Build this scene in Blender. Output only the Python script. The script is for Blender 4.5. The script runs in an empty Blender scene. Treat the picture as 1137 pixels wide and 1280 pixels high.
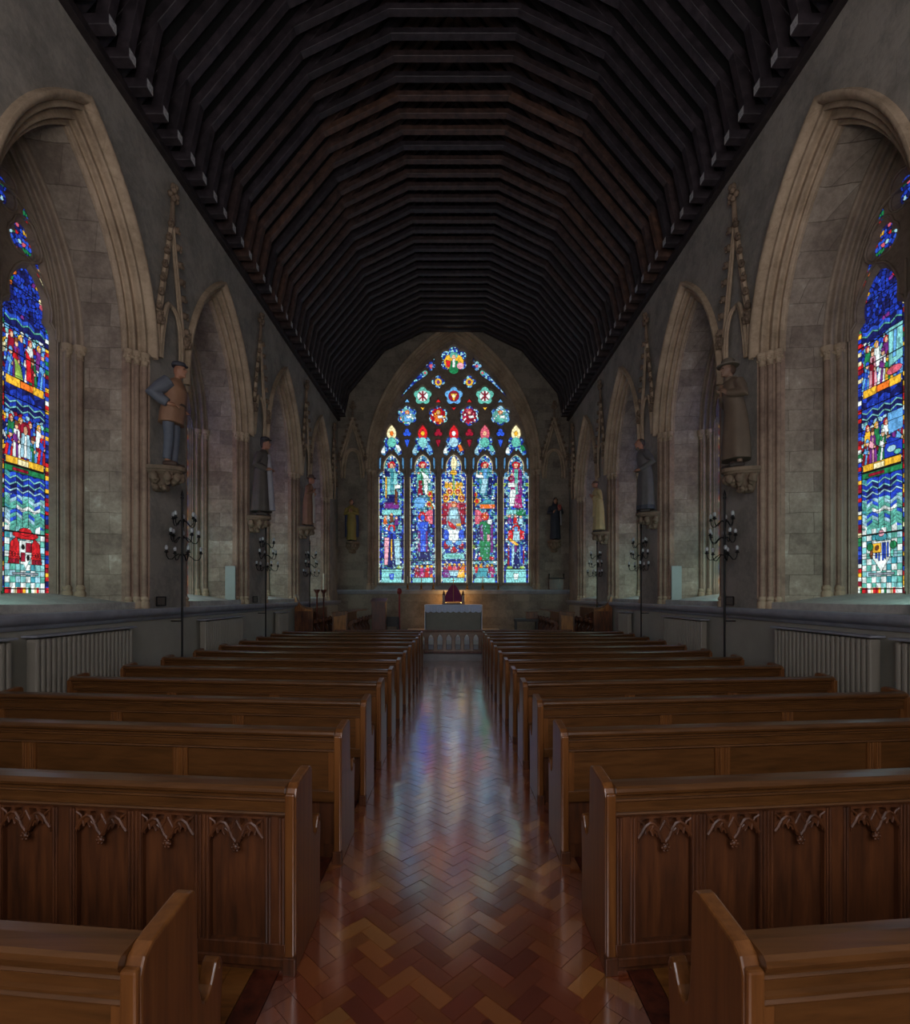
import bpy, bmesh, math, random
import numpy as np
from mathutils import Vector
from mathutils.geometry import delaunay_2d_cdt
random.seed(7)
PI = math.pi
SC = bpy.context.scene
COL = SC.collection

# ------------------------------------------------------------------ helpers
def tri_fill(loops):
    """triangles inside an odd number of the loops"""
    pts, edges = [], []
    for L in loops:
        o = len(pts); pts += [Vector((p[0], p[1])) for p in L]; edges += [(o+i, o+(i+1) % len(L)) for i in range(len(L))]
    V, E, F, *_ = delaunay_2d_cdt(pts, edges, [], 0, 1e-7)
    out = []
    for f in F:
        x = sum(V[i].x for i in f)/len(f); y = sum(V[i].y for i in f)/len(f); k = False
        for L in loops:
            for i in range(len(L)):
                a, b = L[i], L[(i+1) % len(L)]
                if (a[1] > y) != (b[1] > y) and x < a[0]+(y-a[1])*(b[0]-a[0])/(b[1]-a[1]): k = not k
        if k: out.append(tuple(f))
    return [(p.x, p.y) for p in V], out
def lin(c):
    return tuple(((v/255)/12.92 if v/255 <= .04045 else ((v/255+.055)/1.055)**2.4) for v in c)

class MB:
    """collects geometry, links it as ONE mesh object"""
    def __init__(s): s.v = []; s.f = []
    def add(s, vs, fs):
        o = len(s.v); s.v += [tuple(p) for p in vs]; s.f += [tuple(i+o for i in f) for f in fs]; return s
    def box(s, x0, y0, z0, x1, y1, z1):
        vs = [(x0,y0,z0),(x1,y0,z0),(x1,y1,z0),(x0,y1,z0),(x0,y0,z1),(x1,y0,z1),(x1,y1,z1),(x0,y1,z1)]
        return s.add(vs, [(0,3,2,1),(4,5,6,7),(0,1,5,4),(1,2,6,5),(2,3,7,6),(3,0,4,7)])
    def loft(s, rings, caps=True, closed=True):
        n = len(rings[0]); vs = [p for r in rings for p in r]; fs = []
        for i in range(len(rings)-1):
            for j in range(n if closed else n-1):
                k = (j+1) % n
                fs.append((i*n+j, i*n+k, (i+1)*n+k, (i+1)*n+j))
        if caps:
            fs.append(tuple(range(n-1, -1, -1))); fs.append(tuple((len(rings)-1)*n+j for j in range(n)))
        return s.add(vs, fs)
    def tube(s, path, r, n=8, caps=True):
        P = [Vector(p) for p in path]; R = r if isinstance(r, (list, tuple)) else [r]*len(P)
        t0 = (P[1]-P[0]).normalized()
        up = Vector((0,0,1)) if abs(t0.z) < .9 else Vector((1,0,0))
        a = t0.cross(up).normalized(); rings = []
        for i, p in enumerate(P):
            t = (P[min(i+1, len(P)-1)]-P[max(i-1, 0)]).normalized()
            a = (a - t*a.dot(t)).normalized(); b = t.cross(a)
            rings.append([p + (a*math.cos(2*PI*k/n)+b*math.sin(2*PI*k/n))*R[i] for k in range(n)])
        return s.loft(rings, caps)
    def lathe(s, prof, c=(0,0,0), n=16):
        return s.loft([[(c[0]+max(r,1e-4)*math.cos(2*PI*k/n), c[1]+max(r,1e-4)*math.sin(2*PI*k/n), c[2]+z) for k in range(n)] for r, z in prof])
    def ball(s, c, rx, ry=None, rz=None, n=12, m=8):
        ry = ry or rx; rz = rz or rx
        return s.loft([[(c[0]+rx*math.sin(PI*(i+.02)/(m+.04))*math.cos(2*PI*k/n), c[1]+ry*math.sin(PI*(i+.02)/(m+.04))*math.sin(2*PI*k/n), c[2]-rz*math.cos(PI*(i+.02)/(m+.04))) for k in range(n)] for i in range(m+1)])
    def plate(s, outer, holes, fn, t0, t1, cham=0.0, cdep=.04):
        """2-D outline with holes -> solid between t0 (front) and t1 (back); hole edges chamfered at the front"""
        loops = [outer] + [offset(h, cham) if cham else h for h in holes]
        V, F = tri_fill(loops); s.add([fn(p[0], p[1], t0) for p in V], F)
        loops2 = [outer] + list(holes)
        V, F = tri_fill(loops2); s.add([fn(p[0], p[1], t1) for p in V], [tuple(reversed(f)) for f in F])
        for k, L in enumerate(loops):
            n = len(L)
            if k and cham:
                rows = [(L, t0), (loops2[k], t0+cdep), (loops2[k], t1)]
            else:
                rows = [(L, t0), (L, t1)]
            vs = [fn(p[0], p[1], t) for (q, t) in rows for p in q]
            s.add(vs, [(i*n+j, i*n+(j+1) % n, (i+1)*n+(j+1) % n, (i+1)*n+j) for i in range(len(rows)-1) for j in range(n)])
        return s
    def map(s, fn): s.v = [fn(*p) for p in s.v]; return s
    def build(s, name, mat, parent=None, smooth=False, bevel=0, seg=2, recalc=True, angle=None):
        me = bpy.data.meshes.new(name); me.from_pydata(s.v, [], s.f)
        if recalc:
            bm = bmesh.new(); bm.from_mesh(me)
            bmesh.ops.remove_doubles(bm, verts=bm.verts, dist=1e-6)
            bmesh.ops.recalc_face_normals(bm, faces=bm.faces); bm.to_mesh(me); bm.free()
        if smooth:
            me.polygons.foreach_set('use_smooth', [True]*len(me.polygons))
            if angle: me.set_sharp_from_angle(angle=math.radians(angle))
        me.materials.append(mat)
        o = bpy.data.objects.new(name, me); COL.objects.link(o); o.parent = parent
        if bevel:
            m = o.modifiers.new('edge', 'BEVEL'); m.width = bevel; m.segments = seg; m.limit_method = 'ANGLE'; m.angle_limit = math.radians(35)
        return o

def offset(L, d):
    n = len(L); A = sum(L[i][0]*L[(i+1) % n][1]-L[(i+1) % n][0]*L[i][1] for i in range(n)); sg = 1 if A > 0 else -1
    out = []
    for i in range(n):
        a, b, c = L[i-1], L[i], L[(i+1) % n]
        n1 = Vector((b[1]-a[1], a[0]-b[0])); n2 = Vector((c[1]-b[1], b[0]-c[0]))
        if n1.length > 0: n1.normalize()
        if n2.length > 0: n2.normalize()
        m = n1+n2
        if m.length < .3: m = n1
        m.normalize(); k = d/max(.6, m.dot(n1))
        out.append((b[0]+sg*m.x*k, b[1]+sg*m.y*k))
    return out

def tag(o, label, cat, group=None):
    o['label'] = label; o['category'] = cat
    if group: o['group'] = group
    return o
def thing(name, label, cat, loc=(0,0,0), rz=0, group=None):
    o = bpy.data.objects.new(name, None); COL.objects.link(o); o.empty_display_size = .1
    o.location = loc; o.rotation_euler = (0,0,rz)
    return tag(o, label, cat, group)
def struct(o, label=None):
    o['kind'] = 'structure'
    if label: o['label'] = label
    return o
def empty_struct(name):
    o = bpy.data.objects.new(name, None); COL.objects.link(o); return struct(o)
KIDS = {}
def copy_tree(o, parent=None):
    c = o.copy(); COL.objects.link(c); c.parent = parent
    for ch in list(o.children): copy_tree(ch, c)
    return c

# ------------------------------------------------------------------ materials
def newmat(name):
    m = bpy.data.materials.new(name); m.use_nodes = True
    nt = m.node_tree; b = nt.nodes['Principled BSDF']; return m, nt, b
def N(nt, typ, **kw):
    n = nt.nodes.new(typ)
    for k, v in kw.items():
        if k in n.inputs.keys(): n.inputs[k].default_value = v
        else: setattr(n, k, v)
    return n
def ramp(nt, stops):
    r = nt.nodes.new('ShaderNodeValToRGB'); e = r.color_ramp.elements
    while len(e) > 1: e.remove(e[-1])
    e[0].position, e[0].color = stops[0][0], (*stops[0][1], 1)
    for p, c in stops[1:]:
        k = e.new(p); k.color = (*c, 1)
    return r
def simple(name, c, rough=.6, metal=0, var=.25, scale=6, bump=0, emit=None, spec=.5):
    m, nt, b = newmat(name); L = nt.links
    c = lin(c)
    tc = N(nt, 'ShaderNodeTexCoord'); no = N(nt, 'ShaderNodeTexNoise', Scale=scale, Detail=6.0, Roughness=.6)
    L.new(tc.outputs['Object'], no.inputs['Vector'])
    r = ramp(nt, [(.3, tuple(v*(1-var) for v in c)), (.7, tuple(min(1, v*(1+var)) for v in c))])
    L.new(no.outputs['Fac'], r.inputs['Fac']); L.new(r.outputs['Color'], b.inputs['Base Color'])
    b.inputs['Roughness'].default_value = rough; b.inputs['Metallic'].default_value = metal
    b.inputs['Specular IOR Level'].default_value = spec
    if bump:
        bp = N(nt, 'ShaderNodeBump', Strength=bump, Distance=.02); L.new(no.outputs['Fac'], bp.inputs['Height']); L.new(bp.outputs['Normal'], b.inputs['Normal'])
    if emit:
        b.inputs['Emission Color'].default_value = (*lin(emit[0]), 1); b.inputs['Emission Strength'].default_value = emit[1]
    return m
def stone_mat(name, a, bcol, mortar, bw=.62, bh=.3, blocks=.5, rough=.85, pale=None):
    m, nt, b = newmat(name); L = nt.links
    g = N(nt, 'ShaderNodeNewGeometry'); sp = N(nt, 'ShaderNodeSeparateXYZ'); L.new(g.outputs['Position'], sp.inputs[0])
    ad = N(nt, 'ShaderNodeMath', operation='ADD'); L.new(sp.outputs['X'], ad.inputs[0]); L.new(sp.outputs['Y'], ad.inputs[1])
    cb = N(nt, 'ShaderNodeCombineXYZ'); L.new(ad.outputs[0], cb.inputs['X']); L.new(sp.outputs['Z'], cb.inputs['Y'])
    nw = N(nt, 'ShaderNodeTexNoise', Scale=3.0, Detail=3.0); L.new(g.outputs['Position'], nw.inputs['Vector'])
    mx0 = N(nt, 'ShaderNodeMix', data_type='VECTOR', Factor=.045); L.new(cb.outputs[0], mx0.inputs[4]); L.new(nw.outputs['Color'], mx0.inputs[5])
    br = N(nt, 'ShaderNodeTexBrick', Scale=1.0); br.inputs['Brick Width'].default_value = bw; br.inputs['Row Height'].default_value = bh
    br.inputs['Mortar Size'].default_value = .005; br.inputs['Mortar Smooth'].default_value = 1.0
    br.inputs['Color1'].default_value = (.25,.25,.25,1); br.inputs['Color2'].default_value = (.75,.75,.75,1); br.inputs['Mortar'].default_value = (.12,.12,.12,1)
    L.new(mx0.outputs[1], br.inputs['Vector'])
    n1 = N(nt, 'ShaderNodeTexNoise', Scale=1.5, Detail=9.0, Roughness=.72); L.new(g.outputs['Position'], n1.inputs['Vector'])
    n2 = N(nt, 'ShaderNodeTexNoise', Scale=14.0, Detail=5.0, Roughness=.7); L.new(g.outputs['Position'], n2.inputs['Vector'])
    mix = N(nt, 'ShaderNodeMix', data_type='FLOAT', Factor=blocks*.45); L.new(n1.outputs['Fac'], mix.inputs[2]); L.new(br.outputs['Color'], mix.inputs[3])
    mix2 = N(nt, 'ShaderNodeMix', data_type='FLOAT', Factor=.25); L.new(mix.outputs[0], mix2.inputs[2]); L.new(n2.outputs['Fac'], mix2.inputs[3])
    r = ramp(nt, [(.28, lin(mortar)), (.44, lin(a)), (.57, lin(bcol)), (.72, lin(pale or bcol))]); L.new(mix2.outputs[0], r.inputs['Fac'])
    L.new(r.outputs['Color'], b.inputs['Base Color']); b.inputs['Roughness'].default_value = rough; b.inputs['Specular IOR Level'].default_value = .25
    hh = N(nt, 'ShaderNodeMath', operation='MULTIPLY'); hh.inputs[1].default_value = blocks; L.new(br.outputs['Fac'], hh.inputs[0])
    sb = N(nt, 'ShaderNodeMath', operation='SUBTRACT'); L.new(mix2.outputs[0], sb.inputs[0]); L.new(hh.outputs[0], sb.inputs[1])
    bp = N(nt, 'ShaderNodeBump', Strength=.6, Distance=.025); L.new(sb.outputs[0], bp.inputs['Height']); L.new(bp.outputs['Normal'], b.inputs['Normal'])
    return m
def wood_mat(name, dark, mid, lite, stretch=(1,12,12), rough=.35, objcol=False, coat=0.0, bump=.08):
    m, nt, b = newmat(name); L = nt.links
    tc = N(nt, 'ShaderNodeTexCoord'); mp = N(nt, 'ShaderNodeMapping'); mp.inputs['Scale'].default_value = stretch
    L.new(tc.outputs['Object'], mp.inputs['Vector'])
    oi = N(nt, 'ShaderNodeObjectInfo')
    ad = N(nt, 'ShaderNodeVectorMath', operation='ADD'); mu = N(nt, 'ShaderNodeMath', operation='MULTIPLY'); mu.inputs[1].default_value = 37.0
    L.new(oi.outputs['Random'], mu.inputs[0]); L.new(mp.outputs[0], ad.inputs[0]); L.new(mu.outputs[0], ad.inputs[1])
    no = N(nt, 'ShaderNodeTexNoise', Scale=2.2, Detail=8.0, Roughness=.6, Distortion=.15); L.new(ad.outputs[0], no.inputs['Vector'])
    r = ramp(nt, [(.3, lin(dark)), (.52, lin(mid)), (.75, lin(lite))]); L.new(no.outputs['Fac'], r.inputs['Fac'])
    col = r.outputs['Color']
    if objcol:
        mm = N(nt, 'ShaderNodeMix', data_type='RGBA', blend_type='MULTIPLY', Factor=1.0); L.new(col, mm.inputs[6]); L.new(oi.outputs['Color'], mm.inputs[7]); col = mm.outputs[2]
    L.new(col, b.inputs['Base Color']); b.inputs['Roughness'].default_value = rough; b.inputs['Coat Weight'].default_value = coat; b.inputs['Coat Roughness'].default_value = .2
    bp = N(nt, 'ShaderNodeBump', Strength=bump, Distance=.01); L.new(no.outputs['Fac'], bp.inputs['Height']); L.new(bp.outputs['Normal'], b.inputs['Normal'])
    return m
def attr_mat(name, rough, emis=False, strength=1.0):
    m, nt, b = newmat(name); L = nt.links
    at = N(nt, 'ShaderNodeAttribute', attribute_name='Col')
    if emis:
        b.inputs['Base Color'].default_value = (.01,.01,.012,1); L.new(at.outputs['Color'], b.inputs['Emission Color']); b.inputs['Emission Strength'].default_value = strength
        b.inputs['Roughness'].default_value = .35
    else:
        tc = N(nt, 'ShaderNodeTexCoord'); no = N(nt, 'ShaderNodeTexNoise', Scale=30.0, Detail=5.0, Roughness=.65); L.new(tc.outputs['Object'], no.inputs['Vector'])
        r = ramp(nt, [(.3, (.85,.85,.85)), (.7, (1.12,1.12,1.12))]); L.new(no.outputs['Fac'], r.inputs['Fac'])
        mm = N(nt, 'ShaderNodeMix', data_type='RGBA', blend_type='MULTIPLY', Factor=1.0); L.new(at.outputs['Color'], mm.inputs[6]); L.new(r.outputs['Color'], mm.inputs[7])
        L.new(mm.outputs[2], b.inputs['Base Color'])
        r2 = ramp(nt, [(.3, (rough*.8,)*3), (.7, (rough*1.25,)*3)]); L.new(no.outputs['Fac'], r2.inputs['Fac']); L.new(r2.outputs['Color'], b.inputs['Roughness'])
        n3 = N(nt, 'ShaderNodeTexNoise', Scale=9.0, Detail=2.0); L.new(tc.outputs['Object'], n3.inputs['Vector'])
        bp = N(nt, 'ShaderNodeBump', Strength=.12, Distance=.01); L.new(n3.outputs['Fac'], bp.inputs['Height']); L.new(bp.outputs['Normal'], b.inputs['Normal'])
    return m

M = {}
M['wall'] = stone_mat('plastered stone', (122,116,108), (144,136,126), (96,90,83), .7, .34, .12)
M['ashlar'] = stone_mat('ashlar stone', (118,104,92), (152,138,122), (84,72,62), .58, .29, .6, pale=(206,198,182))
M['endwall'] = stone_mat('chancel stone', (112,102,91), (138,126,112), (74,66,59), .6, .3, .6)
M['mould'] = stone_mat('carved stone', (146,126,104), (172,150,126), (112,95,80), .5, .42, .18)
M['shaft'] = stone_mat('brown shaft stone', (124,102,88), (150,126,108), (92,74,64), .5, .5, .1)
M['trac'] = stone_mat('tracery stone', (134,118,104), (158,140,124), (104,90,80), .6, .5, .1)
M['corbel'] = stone_mat('corbel stone', (100,84,70), (124,104,86), (66,54,44), .5, .5, .1)
M['ledge'] = simple('slate ledge', (138,140,148), .35, var=.2, scale=5)
M['sill'] = stone_mat('sill stone', (150,148,142), (178,174,166), (118,114,108), .9, .6, .3)
M['paint'] = simple('grey dado paint', (148,144,132), .55, var=.08, scale=3)
M['rad'] = simple('radiator paint', (136,129,116), .45, var=.06, scale=4)
M['oak_h'] = wood_mat('oak long grain', (72,45,21), (92,57,27), (104,67,34), (.8,16,16), .3, coat=.4)
M['oak_v'] = wood_mat('oak upright grain', (92,55,26), (114,70,34), (130,83,42), (14,14,.8), .3, coat=.35)
M['oak_d'] = wood_mat('dark carved oak', (58,31,14), (86,47,22), (108,62,30), (12,12,1.2), .5, coat=.08)
M['stall'] = wood_mat('stall oak', (48,24,12), (92,52,26), (128,78,38), (8,8,1.4), .35, coat=.1)
M['stall_l'] = wood_mat('lighter stall oak', (96,56,24), (140,88,42), (164,108,56), (8,8,1.4), .35)
M['mahog'] = wood_mat('red brown wood', (44,16,10), (82,36,22), (104,52,32), (8,8,1.2), .4)
M['roof'] = wood_mat('roof timber', (70,60,58), (112,98,94), (150,132,124), (3,3,3), .55, objcol=True, bump=.3)
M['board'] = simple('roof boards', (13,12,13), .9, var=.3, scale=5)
M['endgrain'] = simple('pale end grain', (158,156,156), .8, var=.5, scale=40)
M['block'] = attr_mat('wood blocks', .19)
_b = M['block'].node_tree.nodes['Principled BSDF']; _b.inputs['IOR'].default_value = 1.8; _b.inputs['Coat Weight'].default_value = 1.0; _b.inputs['Coat Roughness'].default_value = .14; _b.inputs['Coat IOR'].default_value = 5.5
M['under'] = wood_mat('pew platform boards', (82,48,20), (128,80,36), (150,100,50), (1.4,9,9), .3)
M['grout'] = simple('dark joint', (20,12,9), .7)
M['carpet'] = simple('chancel stone floor', (136,136,136), .5, var=.15)
M['marble'] = simple('pale marble', (206,202,198), .4, var=.1)
M['iron'] = simple('wrought iron', (26,24,24), .5, metal=.6, var=.2)
M['bulb'] = simple('frosted bulb', (170,170,172), .3, var=.03)
M['wax'] = simple('candle wax', (200,190,168), .5, var=.04)
M['brass'] = simple('brass', (150,104,46), .35, metal=.8, var=.2)
M['glass'] = attr_mat('stained glass', .3, True, 1.0)
M['linen'] = simple('white linen', (206,206,216), .85, var=.06)
M['lace'] = simple('lace', (182,186,210), .85, var=.2, scale=60)
M['frontal'] = simple('grey altar frontal', (122,116,106), .85, var=.08)
M['purple'] = simple('purple veil', (122,38,78), .8, var=.2)
M['gold'] = simple('gold braid', (164,110,70), .5, var=.1)
M['red'] = simple('red paint', (120,22,26), .5, var=.1)
M['black'] = simple('black wood', (26,22,20), .5)
M['plaque'] = simple('brown plaque', (74,64,56), .5, var=.3, scale=20)
M['panelw'] = simple('white board', (132,138,134), .6, var=.06)
M['west'] = simple('west daylight glass', (200,205,210), .4, emit=((255,244,226), 1.0))
for k in ('glass',): M[k].cycles.emission_sampling = 'NONE'

# ------------------------------------------------------------------ dimensions
W = 4.6; WT = 8.78; YE = 20.2; YW = -2.8
BAYS = [6.33, 10.08, 13.83, 17.55]
SPR, HW, HR = 5.4, 1.42, 2.62

class Arch:
    def __init__(s, c, w, h, spr, base): s.c, s.w, s.spr, s.base = c, w, spr, base; s.R = (w*w+h*h)/(2*w); s.k = w-s.R
    def apex(s, w): return s.spr + math.sqrt(max(0,(s.R-(s.w-w))**2 - s.k**2))
    def path(s, w, n=14, jamb=True, base=None):
        base = s.base if base is None else base
        R = s.R-(s.w-w); a1 = math.acos(max(-1, min(1, -s.k/R)))
        arc = [(s.k+R*math.cos(a1*i/n), s.spr+R*math.sin(a1*i/n)) for i in range(n+1)]
        right = ([(w, base)] if jamb else []) + arc
        left = [(-x, z) for x, z in reversed(right[:-1])]
        return [(s.c+x, z) for x, z in right+left]      # from right foot over the apex to left foot
def sweep(mb, arch, prof, fn, jamb=True, n=14, base=None):
    rows = [[fn(a, z, d) for a, z in arch.path(w, n, jamb, base)] for w, d in prof]
    return mb.loft(rows, caps=False, closed=False)
def roll(w0, d0, w1, d1, n=6, bul=.62):
    """half-round between two profile points, bulging towards the nave"""
    out = []; dx, dy = w1-w0, d1-d0; L = math.hypot(dx, dy); nx, ny = -abs(dy)/L, -abs(dx)/L
    nx, ny = (-abs(dy)/L, -abs(dx)/L)
    for i in range(n+1):
        t = i/n; k = math.sin(PI*t)*L*bul
        out.append((w0+dx*t+nx*k, d0+dy*t+ny*k))
    return out
def hollow(w0, d0, w1, d1, n=5, dep=.55):
    out = []; dx, dy = w1-w0, d1-d0; L = math.hypot(dx, dy)
    for i in range(n+1):
        t = i/n; k = math.sin(PI*t)*L*dep
        out.append((w0+dx*t+abs(dy)/L*k, d0+dy*t+abs(dx)/L*k))
    return out

def foil(n, cx, cz, r, rot=0, inner=.58, k=8):
    pts = []
    for i in range(n*k):
        t = 2*PI*i/(n*k); q = abs(math.cos(n*t/2))**.75
        rr = r*(inner+(1-inner)*q); pts.append((cx+rr*math.sin(t+rot), cz+rr*math.cos(t+rot)))
    return pts
def mirror(pts, cx):
    return [(2*cx-x, z) for x, z in reversed(pts)]
def light_head(cx, hw, zb, zs, zt, cusp=.6):
    """a lancet with a trefoil-cusped head"""
    h = zt-zs
    half = [(hw, zb), (hw, zs), (hw*.98, zs+h*.06), (hw*.9, zs+h*.14), (hw*.76, zs+h*.2), (hw*cusp, zs+h*.22), (hw*(cusp+.05), zs+h*.34), (hw*(cusp+.05), zs+h*.5), (hw*cusp*.92, zs+h*.66), (hw*cusp*.7, zs+h*.8), (hw*cusp*.4, zs+h*.92), (0, zt)]
    return [(cx+x, z) for x, z in half] + [(cx-x, z) for x, z in reversed(half[:-1])]

# ------------------------------------------------------------------ stained glass painting (colour of each piece of glass)
PAL = {k: np.array(lin(v)) for k, v in dict(navy=(22,28,92), blue=(30,58,176), cob=(44,84,206), sky=(96,160,214), pale=(158,204,220), white=(222,234,232), teal=(62,146,160),
    aqua=(124,196,196), green=(32,122,74), lime=(150,190,84), red=(198,30,38), crim=(140,20,44), rose=(206,92,112), pink=(224,160,176), plum=(112,44,128), mag=(164,36,112), gold=(232,178,50),
    orange=(222,112,36), flesh=(226,176,140), brown=(112,66,40), black=(8,8,10), grey=(128,140,150), cream=(236,226,176), seag=(92,176,160)).items()}
def hash2(i, j, k):
    i = i.astype(np.int64); j = j.astype(np.int64)
    h = (i*73856093) ^ (j*19349663) ^ (k*83492791); h = (h ^ (h >> 13))*1274126177 & 0x7fffffff; h = (h ^ (h >> 11))*668265263 & 0x7fffffff
    return (h % 100003)/100003.0
def voronoi(U, V, cell, seed=1):
    I = np.floor(U/cell); J = np.floor(V/cell)
    d1 = np.full(U.shape, 1e9); d2 = d1.copy(); su = U.copy(); sv = V.copy(); rr = np.zeros(U.shape)
    for a in (-1,0,1):
        for b in (-1,0,1):
            i, j = I+a, J+b
            pu = (i+.1+.8*hash2(i, j, seed))*cell; pv = (j+.1+.8*hash2(i, j, seed+7))*cell
            d = np.hypot(U-pu, V-pv); m = d < d1
            d2 = np.where(m, d1, np.minimum(d2, d)); d1 = np.where(m, d, d1)
            su = np.where(m, pu, su); sv = np.where(m, pv, sv); rr = np.where(m, hash2(i, j, seed+13), rr)
    return su, sv, rr, d2-d1
def inpoly(U, V, P):
    ins = np.zeros(U.shape, bool); n = len(P)
    for i in range(n):
        (x0, y0), (x1, y1) = P[i], P[(i+1) % n]
        if y0 == y1: continue
        c = ((V >= min(y0, y1)) & (V < max(y0, y1))); x = x0+(V-y0)*(x1-x0)/(y1-y0)
        ins ^= c & (U < x)
    return ins
def paint(U, V, bg, shapes, lead=0.0, ru=1.0, dark=.004):
    """draws the shapes, each inside a dark lead line; returns colours and the drawn area"""
    out = bg.copy(); fig = np.zeros(U.shape, bool)
    for s in shapes:
        if s[0] == 'e':
            m = ((U-s[1])/s[3])**2+((V-s[2])/s[4])**2 < 1; o = ((U-s[1])/(s[3]+lead*ru))**2+((V-s[2])/(s[4]+lead))**2 < 1
        elif s[0] == 'r':
            m = (U > s[1]) & (U < s[3]) & (V > s[2]) & (V < s[4]); o = (U > s[1]-lead*ru) & (U < s[3]+lead*ru) & (V > s[2]-lead) & (V < s[4]+lead)
        else:
            m = inpoly(U, V, s[1]); o = inpoly(U*1.0, V*ru, offset([(p[0], p[1]*ru) for p in s[1]], lead*ru)) if lead else m
        out[o] = dark; out[m] = PAL[s[-1]]; fig |= o
    return out, fig
def pick(R, names, w=None):
    P = np.array([PAL[n] for n in names]); w = np.cumsum(np.array(w or [1]*len(names), float)); w /= w[-1]
    return P[np.minimum(np.searchsorted(w, R), len(names)-1)]
def grid_mesh(name, xyz, rgb, mat, parent):
    nv, nu = rgb.shape[:2]; me = bpy.data.meshes.new(name)
    me.vertices.add(nu*nv); me.vertices.foreach_set('co', xyz.reshape(-1).astype(np.float32))
    idx = np.arange(nu*nv).reshape(nv, nu)
    q = np.stack([idx[:-1,:-1], idx[:-1,1:], idx[1:,1:], idx[1:,:-1]], -1).reshape(-1, 4)
    me.loops.add(q.size); me.loops.foreach_set('vertex_index', q.reshape(-1).astype(np.int32))
    me.polygons.add(len(q)); me.polygons.foreach_set('loop_start', (np.arange(len(q))*4).astype(np.int32))
    me.update(calc_edges=True)
    at = me.color_attributes.new('Col', 'FLOAT_COLOR', 'POINT')
    at.data.foreach_set('color', np.concatenate([rgb, np.ones((nv, nu, 1))], -1).reshape(-1).astype(np.float32))
    me.materials.append(mat)
    o = bpy.data.objects.new(name, me); COL.objects.link(o); o.parent = parent; return o

# ------------------------------------------------------------------ setting: floor
def wood_blocks():
    L, Wd = .205, .087; g = .0013
    cols = [((158,86,44),4), ((144,72,42),4), ((172,102,50),2.6), ((130,62,40),3), ((190,124,62),.9), ((150,76,46),3)]
    cl = [lin(c) for c, w in cols]; cw = [w for c, w in cols]
    vs, fs, cc = [], [], []
    s2 = math.sqrt(.5)
    X1, Y0, Y1 = .83, -2.7, 13.9
    n = 3
    # herringbone: unit blocks laid in steps, then turned 45 degrees
    span = int(26/Wd)
    for i in range(-span, span):
        for j in range(-int(5*2/(L))-8, int(5*2/(L))+8):
            # lattice of herringbone pairs (L = 3W): translation (W, W) per step and (2L, 0)-like per column
            ox = i*Wd + j*2*L/1.0*.5; oy = i*Wd - j*2*L*.5
            for kind in (0, 1):
                if kind == 0: a0, b0, a1, b1 = ox, oy, ox+L, oy+Wd
                else: a0, b0, a1, b1 = ox+L, oy-(L-Wd), ox+L+Wd, oy+Wd
                if kind == 1: a0, b0, a1, b1 = ox, oy+Wd, ox+Wd, oy+Wd+L
                mx, my = (a0+a1)/2, (b0+b1)/2
                cx, cy = (mx-my)*s2, (mx+my)*s2+3
                if abs(cx) > X1+.16 or cy < Y0 or cy > Y1: continue
                quad = [(a0+g, b0+g), (a1-g, b0+g), (a1-g, b1-g), (a0+g, b1-g)]
                P = [((x-y)*s2, (x+y)*s2+3) for x, y in quad]
                if any(abs(p[0]) > X1 for p in P):
                    P = clip(clip(P, X1, 1), X1, -1)
                    if len(P) < 3: continue
                tx, ty = random.gauss(0, .004), random.gauss(0, .005); dz = random.gauss(0, .0004)
                o = len(vs); m = len(P)
                vs += [(x, y, dz+(x-cx)*tx+(y-cy)*ty) for x, y in P] + [(x, y, -.02) for x, y in P]
                fs.append(tuple(range(o, o+m))); fs += [(o+k, o+m+k, o+m+(k+1) % m, o+(k+1) % m) for k in range(m)]
                c = random.choices(cl, cw)[0]; v = random.uniform(.8, 1.2)
                cc += [tuple(q*v for q in c)]*(1+m)
    me = bpy.data.meshes.new('floor'); me.from_pydata(vs, [], fs)
    at = me.color_attributes.new('Col', 'FLOAT_COLOR', 'CORNER'); arr = []
    for p, c in zip(me.polygons, cc): arr += list((*c, 1))*p.loop_total
    at.data.foreach_set('color', arr)
    bm = bmesh.new(); bm.from_mesh(me); bmesh.ops.recalc_face_normals(bm, faces=bm.faces); bm.to_mesh(me); bm.free()
    me.materials.append(M['block'])
    o = bpy.data.objects.new('floor_blocks', me); COL.objects.link(o); return o
def clip(P, X, sg):
    out = []
    for i in range(len(P)):
        a, b = P[i], P[(i+1) % len(P)]; ia, ib = sg*a[0] <= X, sg*b[0] <= X
        if ia: out.append(a)
        if ia != ib:
            t = (sg*X-a[0])/(b[0]-a[0]); out.append((sg*X, a[1]+t*(b[1]-a[1])))
    return out
fl = struct(MB().box(-W-1.4, YW, -.25, W+1.4, YE+1, -.012).build('floor', M['grout']))
wb = wood_blocks(); wb.parent = fl
for sgn in (-1, 1):
    a, b = sorted((sgn*.835, sgn*.955)); MB().box(a, YW, -.02, b, 13.9, .001).build('border_plank', M['mahog'], fl, bevel=.002)
    mb = MB(); x = .96
    while x < 4.55:
        mb.box(min(sgn*x, sgn*(x+.112)), YW, -.02, max(sgn*x, sgn*(x+.112)), 13.9, 0); x += .115
    mb.map(lambda x, y, z: (x, y, z)).build('pew_platform', M['under'], fl)
struct(MB().box(-W, 13.9, -.01, W, YE, .18).build('floor_chancel', M['carpet'], bevel=.01))
struct(MB().box(-3.0, 16.6, .18, 3.0, YE, .33).build('floor_sanctuary', M['marble'], bevel=.01))
struct(MB().box(-1.8, 17.9, .33, 1.8, YE, .47).build('floor_footpace', M['marble'], bevel=.01))

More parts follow.
